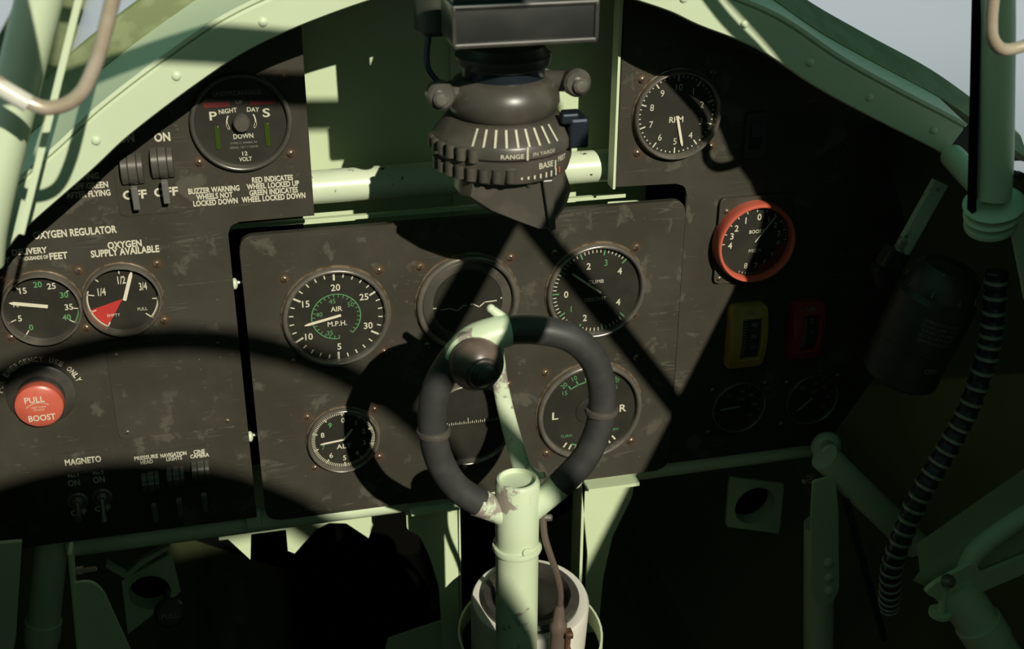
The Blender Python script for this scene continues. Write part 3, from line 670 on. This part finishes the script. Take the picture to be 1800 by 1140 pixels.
# painted lettering of the left panel
LET = [("ON", -245.7, 740.6, 10.8, 5.7), ("ON", -221.4, 739.7, 10.9, 5.8), ("OFF", -245.0, 698.8, 16.5, 6.0), ("OFF", -223.3, 699.2, 16.7, 6.0), ("FLYING", -276.0, 714.5, 16.9, 4.2), ("OFF GREEN", -274.6, 707.6, 24.7, 4.2), ("AFTER FLYING", -276.5, 701.5, 30, 4.2),
       ("BUZZER WARNING", -189.8, 697.8, 36.3, 3.9), ("WHEELS NOT", -189.9, 693.0, 25.9, 3.9), ("LOCKED DOWN", -189.6, 688.2, 31.6, 3.9), ("RED INDICATES", -147.5, 702.8, 29.6, 3.9), ("WHEEL LOCKED UP", -147.5, 698.0, 37.9, 3.9), ("GREEN INDICATES", -147.4, 693.1, 35.1, 3.9), ("WHEEL LOCKED DOWN", -147.8, 688.3, 46.3, 4.0),
       ("OXYGEN REGULATOR", -289.4, 673.6, 57.2, 5.2), ("DELIVERY", -322.1, 662.1, 23.9, 4.3), ("FEET", -303.2, 656.8, 12.5, 4.8), ("THOUSANDS OF", -319.9, 656.7, 19.3, 2.6), ("SUPPLY", -346.0, 656.9, 20.6, 4.3), ("OXYGEN", -256.8, 661.4, 23.9, 4.8), ("SUPPLY AVAILABLE", -257.1, 655.9, 47.9, 5.0),
       ("MAGNETO", -310.1, 485.8, 26.9, 5.0), ("No.1", -319.1, 473.6, 8.0, 3.1), ("ON", -319.6, 466.9, 8.9, 5.1), ("No.2", -300.4, 473.5, 8.1, 3.1), ("ON", -300.8, 467.2, 8.9, 5.2), ("OFF", -319.8, 439.4, 12.0, 4.7), ("OFF", -301.5, 440.3, 12.1, 4.8),
       ("PRESSURE", -263.1, 482.2, 18.1, 3.3), ("HEAD", -263.2, 478.0, 9.5, 3.3), ("NAVIGATION", -242.3, 481.9, 20.0, 3.3), ("LIGHTS", -242.2, 478.2, 12.2, 3.3), ("CINE", -222.5, 481.7, 8.8, 3.3), ("CAMERA", -222.5, 478.0, 14.5, 3.3)]
for s, x, z, w, h in LET:
    bm = new(); text(bm, s, (x, z), h*1.08, w, -.15 if z > 500 and not (-260 < x < -205 and z > 690) else -1.1, bold=2); obj('painted_lettering', local(bm, mp), 'white', mp)
bm = new(); S_ = "FOR EMERGENCY USE ONLY"
for i, c_ in enumerate(S_):
    if c_ == ' ': continue
    d = -78+i*(150/(len(S_)-1)); p = pol(d, 29.3); text(bm, c_, (-331.5+p[0], 547+p[1]), 4.2, 3.0, -.15, d, bold=2)
obj('curved_lettering', local(bm, mp), 'white', mp)

# ------------------------------------------------------------------ behind the panel
bp_ = thing('bulkhead_plate', 'deep green sheet seen through the gap above the central panel', 'plate', (0, 60, 660))
bm = new(); box(bm, (-62, 0, 60), (124, 2.5, 290), bev=.6); obj('left_sheet', bm, 'green2', bp_)
bm = new(); box(bm, (80, -2, 60), (166, 2.5, 290), bev=.6); obj('right_sheet', bm, 'green2', bp_)
tb = thing('cross_tube', 'thick chipped green tube crossing behind the gunsight', 'tube', (0, 30, 683.5))
bm = new(); tube(bm, [(-150, 0, 0), (150, 0, 0)], 13, 28); obj('tube_body', bm, 'greenchip', tb, True)
ld = thing('ledge_strip', 'thin green ledge visible in the slit above the central panel', 'strip', (0, 30, 655))
bm = new(); box(bm, (-30, 0, 2), (330, 4, 3)); obj('strip_body', bm, 'green2', ld)
# lower cross tube
lt = thing('lower_frame_tube', 'dark green frame tube running under the instrument panels', 'tube', (0, 18, 398))
bm = new(); tube(bm, [(-336, 0, -1), (0, 0, 0), (335, 0, 1)], 9.8, 20); obj('tube_body', bm, 'green', lt, True)
bm = new(); box(bm, (-186, -13, 10), (12, 6, 16), bev=1); obj('panel_lug', bm, 'green', lt)

# ------------------------------------------------------------------ gunsight
gs = thing('gunsight', 'black reflector gunsight hanging from the top centre of the view', 'gunsight', (0, -100, 735))
def L(bm): return local(bm, gs)
A = (2, -100)
def vl(prof, c=A, seg=48): bm = new(); lathe(bm, prof, (c[0], c[1], 0), (0, 0, 1), seg); return bm
bm = new(); box(bm, (-3.5, -163, 846), (87, 36, 24), bev=2.5); box(bm, (-3.5, -160, 859), (84, 30, 6), bev=2); box(bm, (14, -108, 846), (84, 56, 42), bev=3); obj('head_box', L(bm), 'headbox', gs, True)  # rear block is hidden, kept to shade the sheet behind
bm = new(); box(bm, (-3.5, -181.5, 857), (88, 2.5, 2.5), bev=1); box(bm, (-3.5, -181.5, 835), (86, 2.5, 3), bev=1); box(bm, (-46, -181.5, 846), (2.5, 2.5, 22), bev=1); box(bm, (39, -181.5, 846), (2.5, 2.5, 22), bev=1); obj('box_rim', L(bm), 'black', gs)
bm = new(); lathe(bm, [(0, 0), (10, 0), (12.5, 3), (13, 45), (0, 45)], (-43, -100, 825), (0, 0, 1), 28); obj('lamp_housing', L(bm), 'olive2', gs, True)
bm = new(); tube(bm, smoothpath([(-47, -104, 827), (-49, -106, 806), (-42, -108, 795), (-36, -108, 791)], 4), 2, 10); obj('lamp_cable', L(bm), 'bluegrey', gs, True)
obj('neck_ring', L(vl([(0, 803), (30, 803), (31.5, 805), (31.5, 810), (29, 812), (27, 816), (0, 816)])), 'black', gs, True)
obj('blued_collar', L(vl([(0, 794), (27, 794), (27.5, 796), (27.5, 804), (0, 804)])), 'bluegrey', gs, True)
obj('body_dome', L(vl([(0, 796), (28, 796), (33, 793), (37, 786), (37.5, 779), (35, 773), (29, 769), (0, 769)])), 'sight', gs, True)
for x, z in ((-43, 789), (47, 792)):
    bm = new(); tube(bm, [(x*.5, -100, z-1), (x, -112, z)], 7, 14); lathe(bm, [(0, 0), (9.2, 0), (9.2, 8), (7.6, 10), (0, 10)], (x, -112, z), (0, -1, .1), 28); b2 = obj('ear_boss', L(bm), 'bezel2', gs, True)
    bm = new(); lathe(bm, [(5, 0), (5, 3), (3.4, 4.6), (0, 5)], (x+(1 if x > 0 else -1), -122, z-.5), (0, -1, .1), 20); obj('boss_screw', local(bm, gs), 'bezel', gs, True)
obj('upper_scale_ring', L(vl([(0, 771), (36, 771), (38, 770), (46, 760.5), (47, 759), (47, 752.5), (45, 751), (30, 751), (0, 751)])), 'sight', gs, True)
obj('lower_scale_ring', L(vl([(0, 750.5), (44, 750.5), (46, 749), (46, 743), (44, 735.5), (42, 734.5), (0, 734.5)])), 'sight', gs, True)
bm = new()
for zc, rr, a0, a1, st in ((755, 47, 178, 238, 11), (742, 45.5, 186, 272, 11)):
    a = a0
    while a <= a1:
        tube(bm, [(A[0]+rr*math.cos(R(a)), A[1]+rr*math.sin(R(a)), zc-4.5), (A[0]+rr*math.cos(R(a)), A[1]+rr*math.sin(R(a)), zc+4)], 3.4, 10); a += st
obj('knurled_lugs', L(bm), 'sight', gs, True)
bm = new(); box(bm, (46, -118, 762), (13, 26, 20), bev=2); box(bm, (40, -126, 772), (12, 8, 7), bev=1.5); obj('range_stop', L(bm), 'bluegrey', gs)
def cyl(rc, a0, zc): return lambda a, b_: Vector((A[0]+rc*math.cos(R(a0)+a/rc), A[1]+rc*math.sin(R(a0)+a/rc), zc+b_))
bm = new()
for k in range(9):   # tick marks on the conical top of the upper ring
    a = 232+k*9.2; c_, s_ = math.cos(R(a)), math.sin(R(a)); T_ = Vector((-s_, c_, 0))*.75
    q = [Vector((A[0]+38.5*c_, A[1]+38.5*s_, 769.9)), Vector((A[0]+46.4*c_, A[1]+46.4*s_, 760.3))]
    n_ = Vector((c_*.7, s_*.7, .7))*.35
    bm.faces.new([bm.verts.new(v) for v in (q[0]+T_+n_, q[0]-T_+n_, q[1]-T_+n_, q[1]+T_+n_)])
a = 276; text(bm, 'I', (0, 0), 9, 1.3, fn=cyl(47.4, a, 756.5)); text(bm, 'RANGE', (0, 0), 3, 15, fn=cyl(47.4, 264, 755)); text(bm, 'IN YARDS', (0, 0), 2.6, 17, fn=cyl(47.4, 291, 755.5), bold=False)
text(bm, 'BASE', (0, 0), 4, 11.5, fn=cyl(46.3, 294, 746.6)); text(bm, 'I', (0, 0), 6, 1.3, fn=cyl(46.3, 304, 745)); text(bm, 'FEET', (0, 0), 3.4, 9, fn=cyl(46.3, 313, 748))
for k in range(7): text(bm, 'I', (0, 0), 1.6+k*.5, 1.3, fn=cyl(45.8, 272+k*5.6, 739.6))
obj('scale_lettering', L(bm), 'white', gs)
bm = new(); text(bm, 'I', (0, 0), 4, 1.3, fn=cyl(46.2, 309.5, 740.5)); obj('red_index', L(bm), 'red', gs)
bm = new(); up_r = [(-31, 736), (-33, 724), (-16, 712), (6, 702), (22, 695), (30, 695), (41, 711), (44, 722), (39, 736)]
rows = []
for y, sx_, dz in ((-66, .55, 8), (-80, .85, 4), (-104, 1, 0), (-124, .98, 0), (-132, .84, 3)): rows.append([(4+(x-4)*sx_, y, z+(736-z)*(1-sx_)*.6) for x, z in up_r])
V = grid(bm, rows, True); bm.faces.new(V[0]); bm.faces.new(V[-1][::-1]); obj('lower_pod', L(bm), 'sight', gs, True)
bm = new(); prism(bm, [(20, 734), (27, 734), (30, 699), (26, 697)], -136, -128, 1); obj('pod_rib', L(bm), 'sight', gs)
bm = new(); lathe(bm, [(2, 0), (2, 2), (0, 2.6)], (12, -132, 731), seg=12); obj('pod_screw', L(bm), 'steel', gs, True)
bm = new(); box(bm, (0, -60, 838), (60, 60, 14), bev=2); obj('mounting_bracket', L(bm), 'dgreen', gs)

# ------------------------------------------------------------------ control column
cc = thing('control_column', 'pale green control column topped by a black ring grip', 'control column', (-3, -165, 100))
def K(bm): return local(bm, cc)
bm = new(); lathe(bm, [(15.6, 120), (15.6, 470), (15.9, 523), (14.5, 526), (13, 526.5), (12.4, 523), (0, 522)], (-3, -165, 0), (0, 0, 1), 40); obj('column_tube', K(bm), 'greenworn', cc, True)
bm = new(); lathe(bm, [(15, 466), (17.6, 467), (18.2, 469), (17.6, 471.5), (15, 472)], (-3, -165, 0), (0, 0, 1), 40); obj('column_collar', K(bm), 'greenworn', cc, True)
bm = new(); lathe(bm, [(3.2, 0), (3.2, 3), (0, 3.4)], (0, -179, 474), (.1, -1, .1), 16); obj('column_bolt', K(bm), 'greenworn', cc, True)
RG = [(12, 500), (28, 516), (46, 536), (56, 562), (57, 588), (50, 613), (33, 632), (6, 641)]
RL = [(-14, 501), (-30, 510), (-46, 525), (-57, 546), (-62, 571), (-61, 597), (-52, 618), (-40, 632), (-18, 641), (6, 641)]
f3 = lambda P: [(x, -165, z) for x, z in P]
def armradius(q): return 9.6
ringp = smoothpath(f3(RG[1:]+RL[::-1][1:-1]), 8)
bm = new(); tube(bm, ringp, 9.8, 20); obj('ring_grip', K(bm), 'rubber', cc, True)
bm = new(); tube(bm, smoothpath(f3([(0, 492), (12, 502), (22, 510.5), (29, 517)]), 4), lambda q: 8.4+1.3*q, 20); obj('grip_arm', K(bm), 'greenworn', cc, True)
bm = new(); tube(bm, smoothpath(f3([(-2, 490), (-16, 501), (-32, 511)]), 4), lambda q: 8.6+1.5*q, 20); obj('grip_arm', K(bm), 'greenworn', cc, True)
for (x, z) in ((-61.5, 572), (57, 573)):
    bm = new(); lathe(bm, [(9.6, -2.6), (11.4, -2), (12, 0), (11.4, 2), (9.6, 2.6)], (x, -165, z), (0, .05, 1), 32); obj('grip_clip', K(bm), 'bezel2', cc, True)
bm = new(); tube(bm, smoothpath(f3([(-45, 627), (-33, 637), (-18, 641), (-9, 642)]), 5), lambda q: 10.4+1.0*math.sin(q*3.14), 20)
lathe(bm, [(0, 0), (17.5, 0), (19.6, 3), (19.6, 8), (18, 10)], (-34, -163, 627), (0, -1, 0), 36); obj('button_housing', K(bm), 'greenworn', cc, True)
bm = new(); ball(bm, (-34, -176, 626), 18.4, 1, .85, 1, 36); obj('button_cup', K(bm), 'knob', cc, True)
bm = new(); ball(bm, (-32, -190, 625), 8.6, 1, .7, 1, 28); obj('firing_button', K(bm), 'black', cc, True)
bm = new(); lathe(bm, [(10.6, -1), (11.4, 0), (10.6, 1.4), (9.4, 1.6)], (-32.3, -189, 625.3), (.1, -1, .1), 32); obj('button_rim', K(bm), 'black', cc, True)
bm = new(); tube(bm, [(-19, -158, 655), (-9, -160, 646)], lambda q: 3.0+1.0*q, 12); ball(bm, (-20, -158, 656), 3.0); obj('lever_pivot', K(bm), 'greenworn', cc, True)
bm = new(); tube(bm, smoothpath([(-11, -128, 626), (-9, -127, 608), (-6, -127, 580), (-1, -130, 552), (5, -140, 524), (9, -150, 506)], 5), lambda q: 4.8+2.0*q, 14, flat=.5); obj('brake_lever', K(bm), 'greenworn', cc, True)
bm = new(); tube(bm, smoothpath([(9, -150, 524), (15, -152, 518), (20, -154, 519)], 4), 2.4, 10); obj('lever_link', K(bm), 'greenworn', cc, True)
bm = new(); lathe(bm, [(2.6, 0), (2.6, 8), (1.6, 9), (0, 9)], (13, -168, 493), (1, -.3, 0), 14); obj('cable_clip', K(bm), 'steel', cc, True)
cb = thing('brake_cable', 'thin brown brake cable running down beside the column', 'cable', (15, -165, 497))
bm = new(); tube(bm, smoothpath([(15, -168, 497), (15.5, -172, 480), (19, -175, 465), (25, -174, 445), (29, -170, 425), (30, -165, 408)], 6), 2.5, 12); obj('cable_sheath', local(bm, cb), 'cable', cb, True)
bm = new(); lathe(bm, [(0, 0), (3.2, 0), (4.4, 6), (4.8, 14), (6.4, 16), (6.8, 22), (6, 25), (6.2, 40), (5.4, 60), (5.4, 110), (0, 110)], (30, -165, 410), (-.03, 0, -1), 20); obj('cable_fitting', local(bm, cb), 'cable', cb, True)
bm = new(); box(bm, (36, -170, 386), (6, 8, 5), bev=1); box(bm, (36, -170, 370), (5, 8, 4), bev=1); tube(bm, [(36, -170, 388), (35, -169, 340)], 2.2, 10); obj('cable_clamp', local(bm, cb), 'walnut', cb)

# ------------------------------------------------------------------ below the panel
for sgn, lb, P in ((-1, 'green flared support bracket under the central panel, left of the column', [(-58, 400), (-12, 398), (-13, 230), (-29, 230), (-31, 307), (-39, 343), (-47, 366), (-58, 374)]),
                   (1, 'green flared support bracket under the central panel, right of the column', [(98, 404), (150, 404), (147, 377), (130, 336), (123, 293), (120, 230), (106, 230), (107, 320)])):
    t = thing('panel_bracket', lb, 'bracket', (P[0][0], 10, 400)); bm = new(); prism(bm, rpoly(P, 4), 8, 11, .5); obj('web_plate', local(bm, t), 'green2', t)
    xe = P[1][0] if sgn < 0 else P[0][0]
    bm = new(); box(bm, (xe+(0 if sgn < 0 else 3), 22, 315), (2.5, 28, 170)); obj('side_flange', local(bm, t), 'green2', t)
    bm = new(); box(bm, ((P[0][0]+P[1][0])/2, 0, 400), (abs(P[1][0]-P[0][0])*.9, 16, 3)); obj('top_flange', local(bm, t), 'green2', t)
cm = thing('compass', 'round white bodied compass bowl low behind the column', 'compass', (34, -60, 300))
ax = (0, -.1, 1)
bm = new(); lathe(bm, [(30, -70), (46, -60), (49, -20), (50, 36), (48.5, 39), (44, 39.5), (40, 38.5)], seg=56, ax=ax); obj('compass_body', bm, 'enamel', cm, True)
bm = new(); lathe(bm, [(41.5, 34), (41.5, 42), (39, 45), (34, 45), (32, 41), (31, 34)], seg=56, ax=ax, a0=0, a1=360); obj('grid_ring', bm, 'black', cm, True)
bm = new(); lathe(bm, [(0, 35), (33, 35)], seg=48, ax=ax); obj('compass_card', bm, 'dial', cm)
bm = new(); lathe(bm, [(0, 40), (32, 40)], seg=48, ax=ax); obj('compass_glass', bm, 'glass', cm)
cs = thing('compass_cradle', 'dark green strap looping around the compass bowl', 'strap', (34, -60, 300))
bm = new(); rows = []
for k in range(49):
    a = 2*math.pi*k/48; x, y = 60*math.cos(a), 62*math.sin(a)
    rows.append([(x, y-6, 6+6*math.sin(a)), (x*1.03, y*1.03-6, 6+6*math.sin(a)), (x*1.03, y*1.03-6, -12+6*math.sin(a)), (x, y-6, -12+6*math.sin(a)), (x, y-6, 6+6*math.sin(a))])
grid(bm, rows); obj('strap_band', bm, 'green2', cs, True)
# sheet far behind, its lower edge cut to the outline of the sun patches
sh = thing('sun_patch_sheet', 'green sheet deep under the instrument panel, cut to the outline of sun patches', 'panel', (0, 100, 330))
gp = [(-219, 70), (-219, -4), (-211, -4), (-193, -30), (-190, -2), (-158, -2), (-158, -26), (-152, -30), (-143, -20), (-130, -6), (-118, -1), (-102, -4), (-88, -18), (-82, -24), (-72, 4), (-72, 70)]
prism(bm := new(), gp, 0, 3); obj('patch_sheet', bm, 'green2', sh)
t = thing('heel_board', 'low green board glowing in a sun patch at the bottom edge left of the column', 'panel', (-45, 60, 150))
bm = new(); prism(bm, rpoly([(-28, 65), (-2, 71), (26, 77), (26, -60), (-60, -60)], 2), 0, 3); obj('board_sheet', bm, 'green2', t)
# lower left corner
def frame_tube(name, label, a, b_, r, mt='green', straps=()):
    a, b_ = Vector(a), Vector(b_); t = thing(name, label, 'tube', a); bm = new(); tube(bm, [Vector((0, 0, 0)), b_-a], r, 24); obj('tube_body', bm, mt, t, True)
    for s_ in straps:
        bm = new(); c_ = (b_-a)*s_; lathe(bm, [(r, -9), (r+1.6, -9), (r+1.6, 9), (r, 9)], c_, (b_-a), 28); obj('clamp_band', bm, mt, t, True)
    return t
frame_tube('frame_tube', 'thick green vertical frame tube in the lower left corner', (-345, 22, 415), (-378, 18, 270), 13.5, straps=(.68,))
t = thing('side_plate', 'flat green side plate at the lower left edge of the view', 'plate', (-375, -85, 400))
bm = new(); prism(bm, [(-36, 70), (24, 66), (6, -20), (-10, -70), (-60, -70)], 12, 16); obj('plate_sheet', bm, 'green2', t)
t = thing('gusset_bracket', 'round topped green gusset beside the lower left tube', 'bracket', (-305, -80, 390))
bm = new(); prism(bm, rpoly([(-17, 40), (-2, 40), (5, 30), (26, -70), (-22, -70)], [2, 6, 6, 0, 0]), -2, 1, .6); obj('gusset_plate', bm, 'green2', t)
bm = new(); box(bm, (-17, 2, 10), (3, 16, 118), Matrix.Rotation(R(4), 3, 'Y'), 1); obj('gusset_flange', bm, 'green2', t)
bm = new(); lathe(bm, [(0, 0), (4.6, 0), (4.6, 5), (2.6, 5), (2.6, 14), (0, 15)], (-13, 12, 40), (1, 0, 0), 12); obj('bolt', bm, 'steel', t, True)
pk = thing('pull_knob', 'black knob lettered PULL low on the left', 'knob', (-264, 15, 320))
bm = new(); lathe(bm, [(0, -60), (3, -60), (3, 0), (11, 0), (13, 3), (12.5, 8), (10, 10.5), (0, 11.2)], ax=(.1, -1, .25), seg=36); obj('knob_body', bm, 'black', pk, True)
bm = new(); text(bm, 'PULL', (0, 0), 4.6, 14, fn=lambda a, b_: Vector((a+1.2, -11.6+b_*.25, b_+2.8))); obj('knob_lettering', bm, 'dwhite', pk)
def square_plate(label, pts, c, hr, hole_c, y):
    t = thing('square_mount_plate', label, 'plate', (c[0], y, c[1])); bm = new()
    O = []; P = [Vector((x-c[0], z-c[1])) for x, z in pts]
    n = 48; outer = []
    for k in range(n):
        a = 2*math.pi*k/n; d = Vector((math.cos(a), math.sin(a))); best = 1e9
        for p, q in zip(P, P[1:]+P[:1]):
            e = q-p; den = d.x*e.y-d.y*e.x
            if abs(den) < 1e-9: continue
            tt = (p.x*e.y-p.y*e.x)/den; uu = (p.x*d.y-p.y*d.x)/den
            if tt > 0 and -1e-6 <= uu <= 1+1e-6: best = min(best, tt)
        outer.append(d*best)
    inner = [Vector((math.cos(2*math.pi*k/n)*hr, math.sin(2*math.pi*k/n)*hr)) for k in range(n)]
    grid(bm, [[(p.x, 3, p.y) for p in outer], [(p.x, 0, p.y) for p in outer], [(p.x, 0, p.y) for p in inner], [(p.x, 18, p.y) for p in inner]], True)
    obj('mount_plate', bm, 'green2', t)
    bm = new(); lathe(bm, [(0, -16), (hr*.99, -16)], seg=32); obj('dark_bore', bm, 'void', t); return t
square_plate('square green plate with a round black bore behind the PULL knob', [(-306, 266), (-256, 304), (-259, 346), (-304, 325)], (-282, 308), 18, None, 60)
square_plate('square green plate with a round black bore under the right panel', [(266, 290), (325, 272), (324, 331), (265, 348)], (295, 310), 21, None, 60)
t = thing('angle_strip', 'short dark green angle above the lower left square plate', 'bracket', (-297, 55, 345))
bm = new(); prism(bm, [(-16, 4), (-2, -10), (12, 2), (38, 14), (38, 10), (12, -4), (-2, -16), (-18, 0)], 0, 6); obj('angle_bar', bm, 'green2', t)
# lower right
t = thing('strut_bracket', 'dark green hanging strut with three rivets under the right panel', 'bracket', (300, -60, 350))
bm = new(); prism(bm, rpoly([(-14, 66), (6, 68), (14, 30), (26, -60), (14, -76), (0, -62), (-12, 32)], [3, 3, 3, 12, 12, 12, 3]), -2, 1, .7); obj('strut_plate', bm, 'green2', t)
for x, z in ((11, -23), (14, -40), (16, -55)):
    bm = new(); lathe(bm, [(5, 0), (4.6, 2), (3, 3), (0, 3.4)], (x, -2, z), seg=18); obj('rivet', bm, 'green2', t, True)
frame_tube('frame_tube', 'pale green vertical tube behind the riveted strut', (311, -38, 352), (329, -38, 190), 14)
frame_tube('frame_tube', 'dark green diagonal tube falling from the right end of the panel', (300, -50, 432), (398, -60, 330), 13)
t = thing('control_rod', 'thin dark rod slanting down beside the riveted strut', 'rod', (266, -150, 456)); bm = new(); tube(bm, [(0, 0, 0), (54, 0, -146)], 3.2, 12); obj('rod_body', bm, 'bluegrey', t, True)
t = thing('corner_node', 'shaded green tube node at the right end of the lower frame tube', 'tube joint', (318, -20, 425))
bm = new(); ball(bm, (0, 0, -3), 14, 1, .8, 1); tube(bm, [(0, 0, 0), (-12, -26, 8)], 6, 14); obj('node_body', bm, 'green', t, True)
bm = new(); lathe(bm, [(0, 0), (4, 0), (4, 5), (2.4, 5), (2.4, 12), (0, 12)], (-24, -26, -16), (-1, -.4, 0), 10); obj('bolt', bm, 'steel', t, True)
sb = thing('seat_bracket', 'folded green seat bracket in the lower right corner', 'bracket', (318, -200, 418))
bm = new(); rows = [[(-18, 0, 27), (66, 0, 84), (110, 0, 110)], [(-14, -4, 4), (70, -4, 58), (110, -4, 80)], [(-17, -2, -6), (8, -14, -18), (110, -14, 14)]]
grid(bm, rows); bmesh.ops.solidify(bm, geom=bm.faces[:], thickness=2); obj('folded_channel', bm, 'green2', sb)
bm = new(); prism(bm, rpoly([(-17, -6), (8, -22), (40, -12), (110, 10), (110, 24), (60, 12), (30, 3), (22, 16), (-8, 2)], 5), -18, -14, .8); obj('foot_flange', bm, 'green2', sb)
bm = new(); tube(bm, smoothpath([(22, -8, 4), (32, -8, 22), (70, -6, 46), (110, -4, 62)], 4), 8, 12); obj('stiffening_rib', bm, 'green2', sb, True)
bm = new(); lathe(bm, [(0, 0), (5.5, 0), (5.5, 3), (3, 3), (3, 8), (0, 8)], (1, -18, 2), (0, -.8, .6), 12); obj('bolt', bm, 'steel', sb, True)
bm = new(); lathe(bm, [(3, 0), (3, -22), (9, -22), (9, -25), (0, -25)], (2, -16, -6), (0, 0, 1), 16); obj('stop_pin', bm, 'green2', sb, True)
frame_tube('frame_tube', 'thick green tube with a strap below the seat bracket, lower right corner', (332, -206, 408), (390, -238, 318), 17, straps=(.45,))
# hose
hs = thing('ribbed_hose', 'blue black ribbed hose with pale bands hanging down the right side', 'hose', (365, -150, 603))
hpts = smoothpath([(366, -146, 640), (367, -150, 603), (366, -152, 572), (359, -152, 528), (346, -152, 492), (331, -152, 457), (322, -150, 420), (319, -146, 382), (325, -140, 350), (333, -130, 325)], 14)
hl = [p-Vector((365, -150, 603)) for p in hpts]
bm = new(); cnt = len(hl)
tube(bm, hl, lambda q: 8.0+.7*math.sin(q*cnt*1.6), 16); obj('hose_tube', bm, 'hose', hs, True)
i = 4
while i < cnt-2:
    bm = new(); lathe(bm, [(8.2, -1.5), (9.2, -1.1), (9.2, 1.1), (8.2, 1.5)], hl[i], (hl[i+1]-hl[i-1]), 20); obj('hose_band', bm, 'band', hs, True); i += 4
# side lamp
la = thing('cockpit_lamp', 'dark cylindrical lamp lettered OFF on the right side wall', 'lamp', (330, -120, 592))
axl = Vector((.24, -.12, 1)).normalized()
bm = new(); lathe(bm, [(0, -52), (27, -52), (30, -49), (30, -18), (31, -17), (31, 22), (27, 26), (26, 40), (20, 47), (0, 48)], ax=axl, seg=48); obj('lamp_body', bm, 'black', la, True)
bm = new()
for k in range(8):
    a = k*math.pi/4; q = Vector((0, 0, 1)).rotation_difference(axl); d = q @ Vector((math.cos(a), math.sin(a), 0))
    tube(bm, [axl*47+d*2, axl*46+d*20, axl*28+d*27.5], 1.3, 6)
obj('vent_ribs', bm, 'bezel2', la)
ql = Vector((0, 0, 1)).rotation_difference(axl)
def lf(z0, a0, r_=31.3): return lambda a, b_: ql @ Vector((r_*math.sin(R(a0)+a/r_), -r_*math.cos(R(a0)+a/r_), z0+b_))
bm = new()
for i_, s_ in enumerate(('WORKS NOT TO POINT', 'FLOOD LAMP TO BE', 'TURNED OFF WHEN', 'NOT IN USE OR WHEN', 'LEAVING AIRCRAFT')): text(bm, s_, (0, 0), 2.5, 30-i_, fn=lf(12-i_*4, -14), bold=False)
text(bm, 'OFF', (0, 0), 4.6, 11, fn=lf(-28, 2, 30.4)); obj('lamp_lettering', bm, 'dwhite', la)
lv = thing('side_lever', 'flat green lever with a black foot on the right side wall', 'lever', (330, -80, 650))
bm = new(); box(bm, (8, 0, 10), (14, 5, 62), Matrix.Rotation(R(24), 3, 'Y'), 1); obj('lever_blade', bm, 'greenworn', lv)
bm = new(); box(bm, (-8, 4, -24), (20, 14, 18), Matrix.Rotation(R(24), 3, 'Y'), 3); box(bm, (-12, 10, -40), (12, 12, 22), Matrix.Rotation(R(-20), 3, 'Y'), 3); obj('lever_foot', bm, 'black', lv)

bpy.data.objects.remove(_to, do_unlink=True)
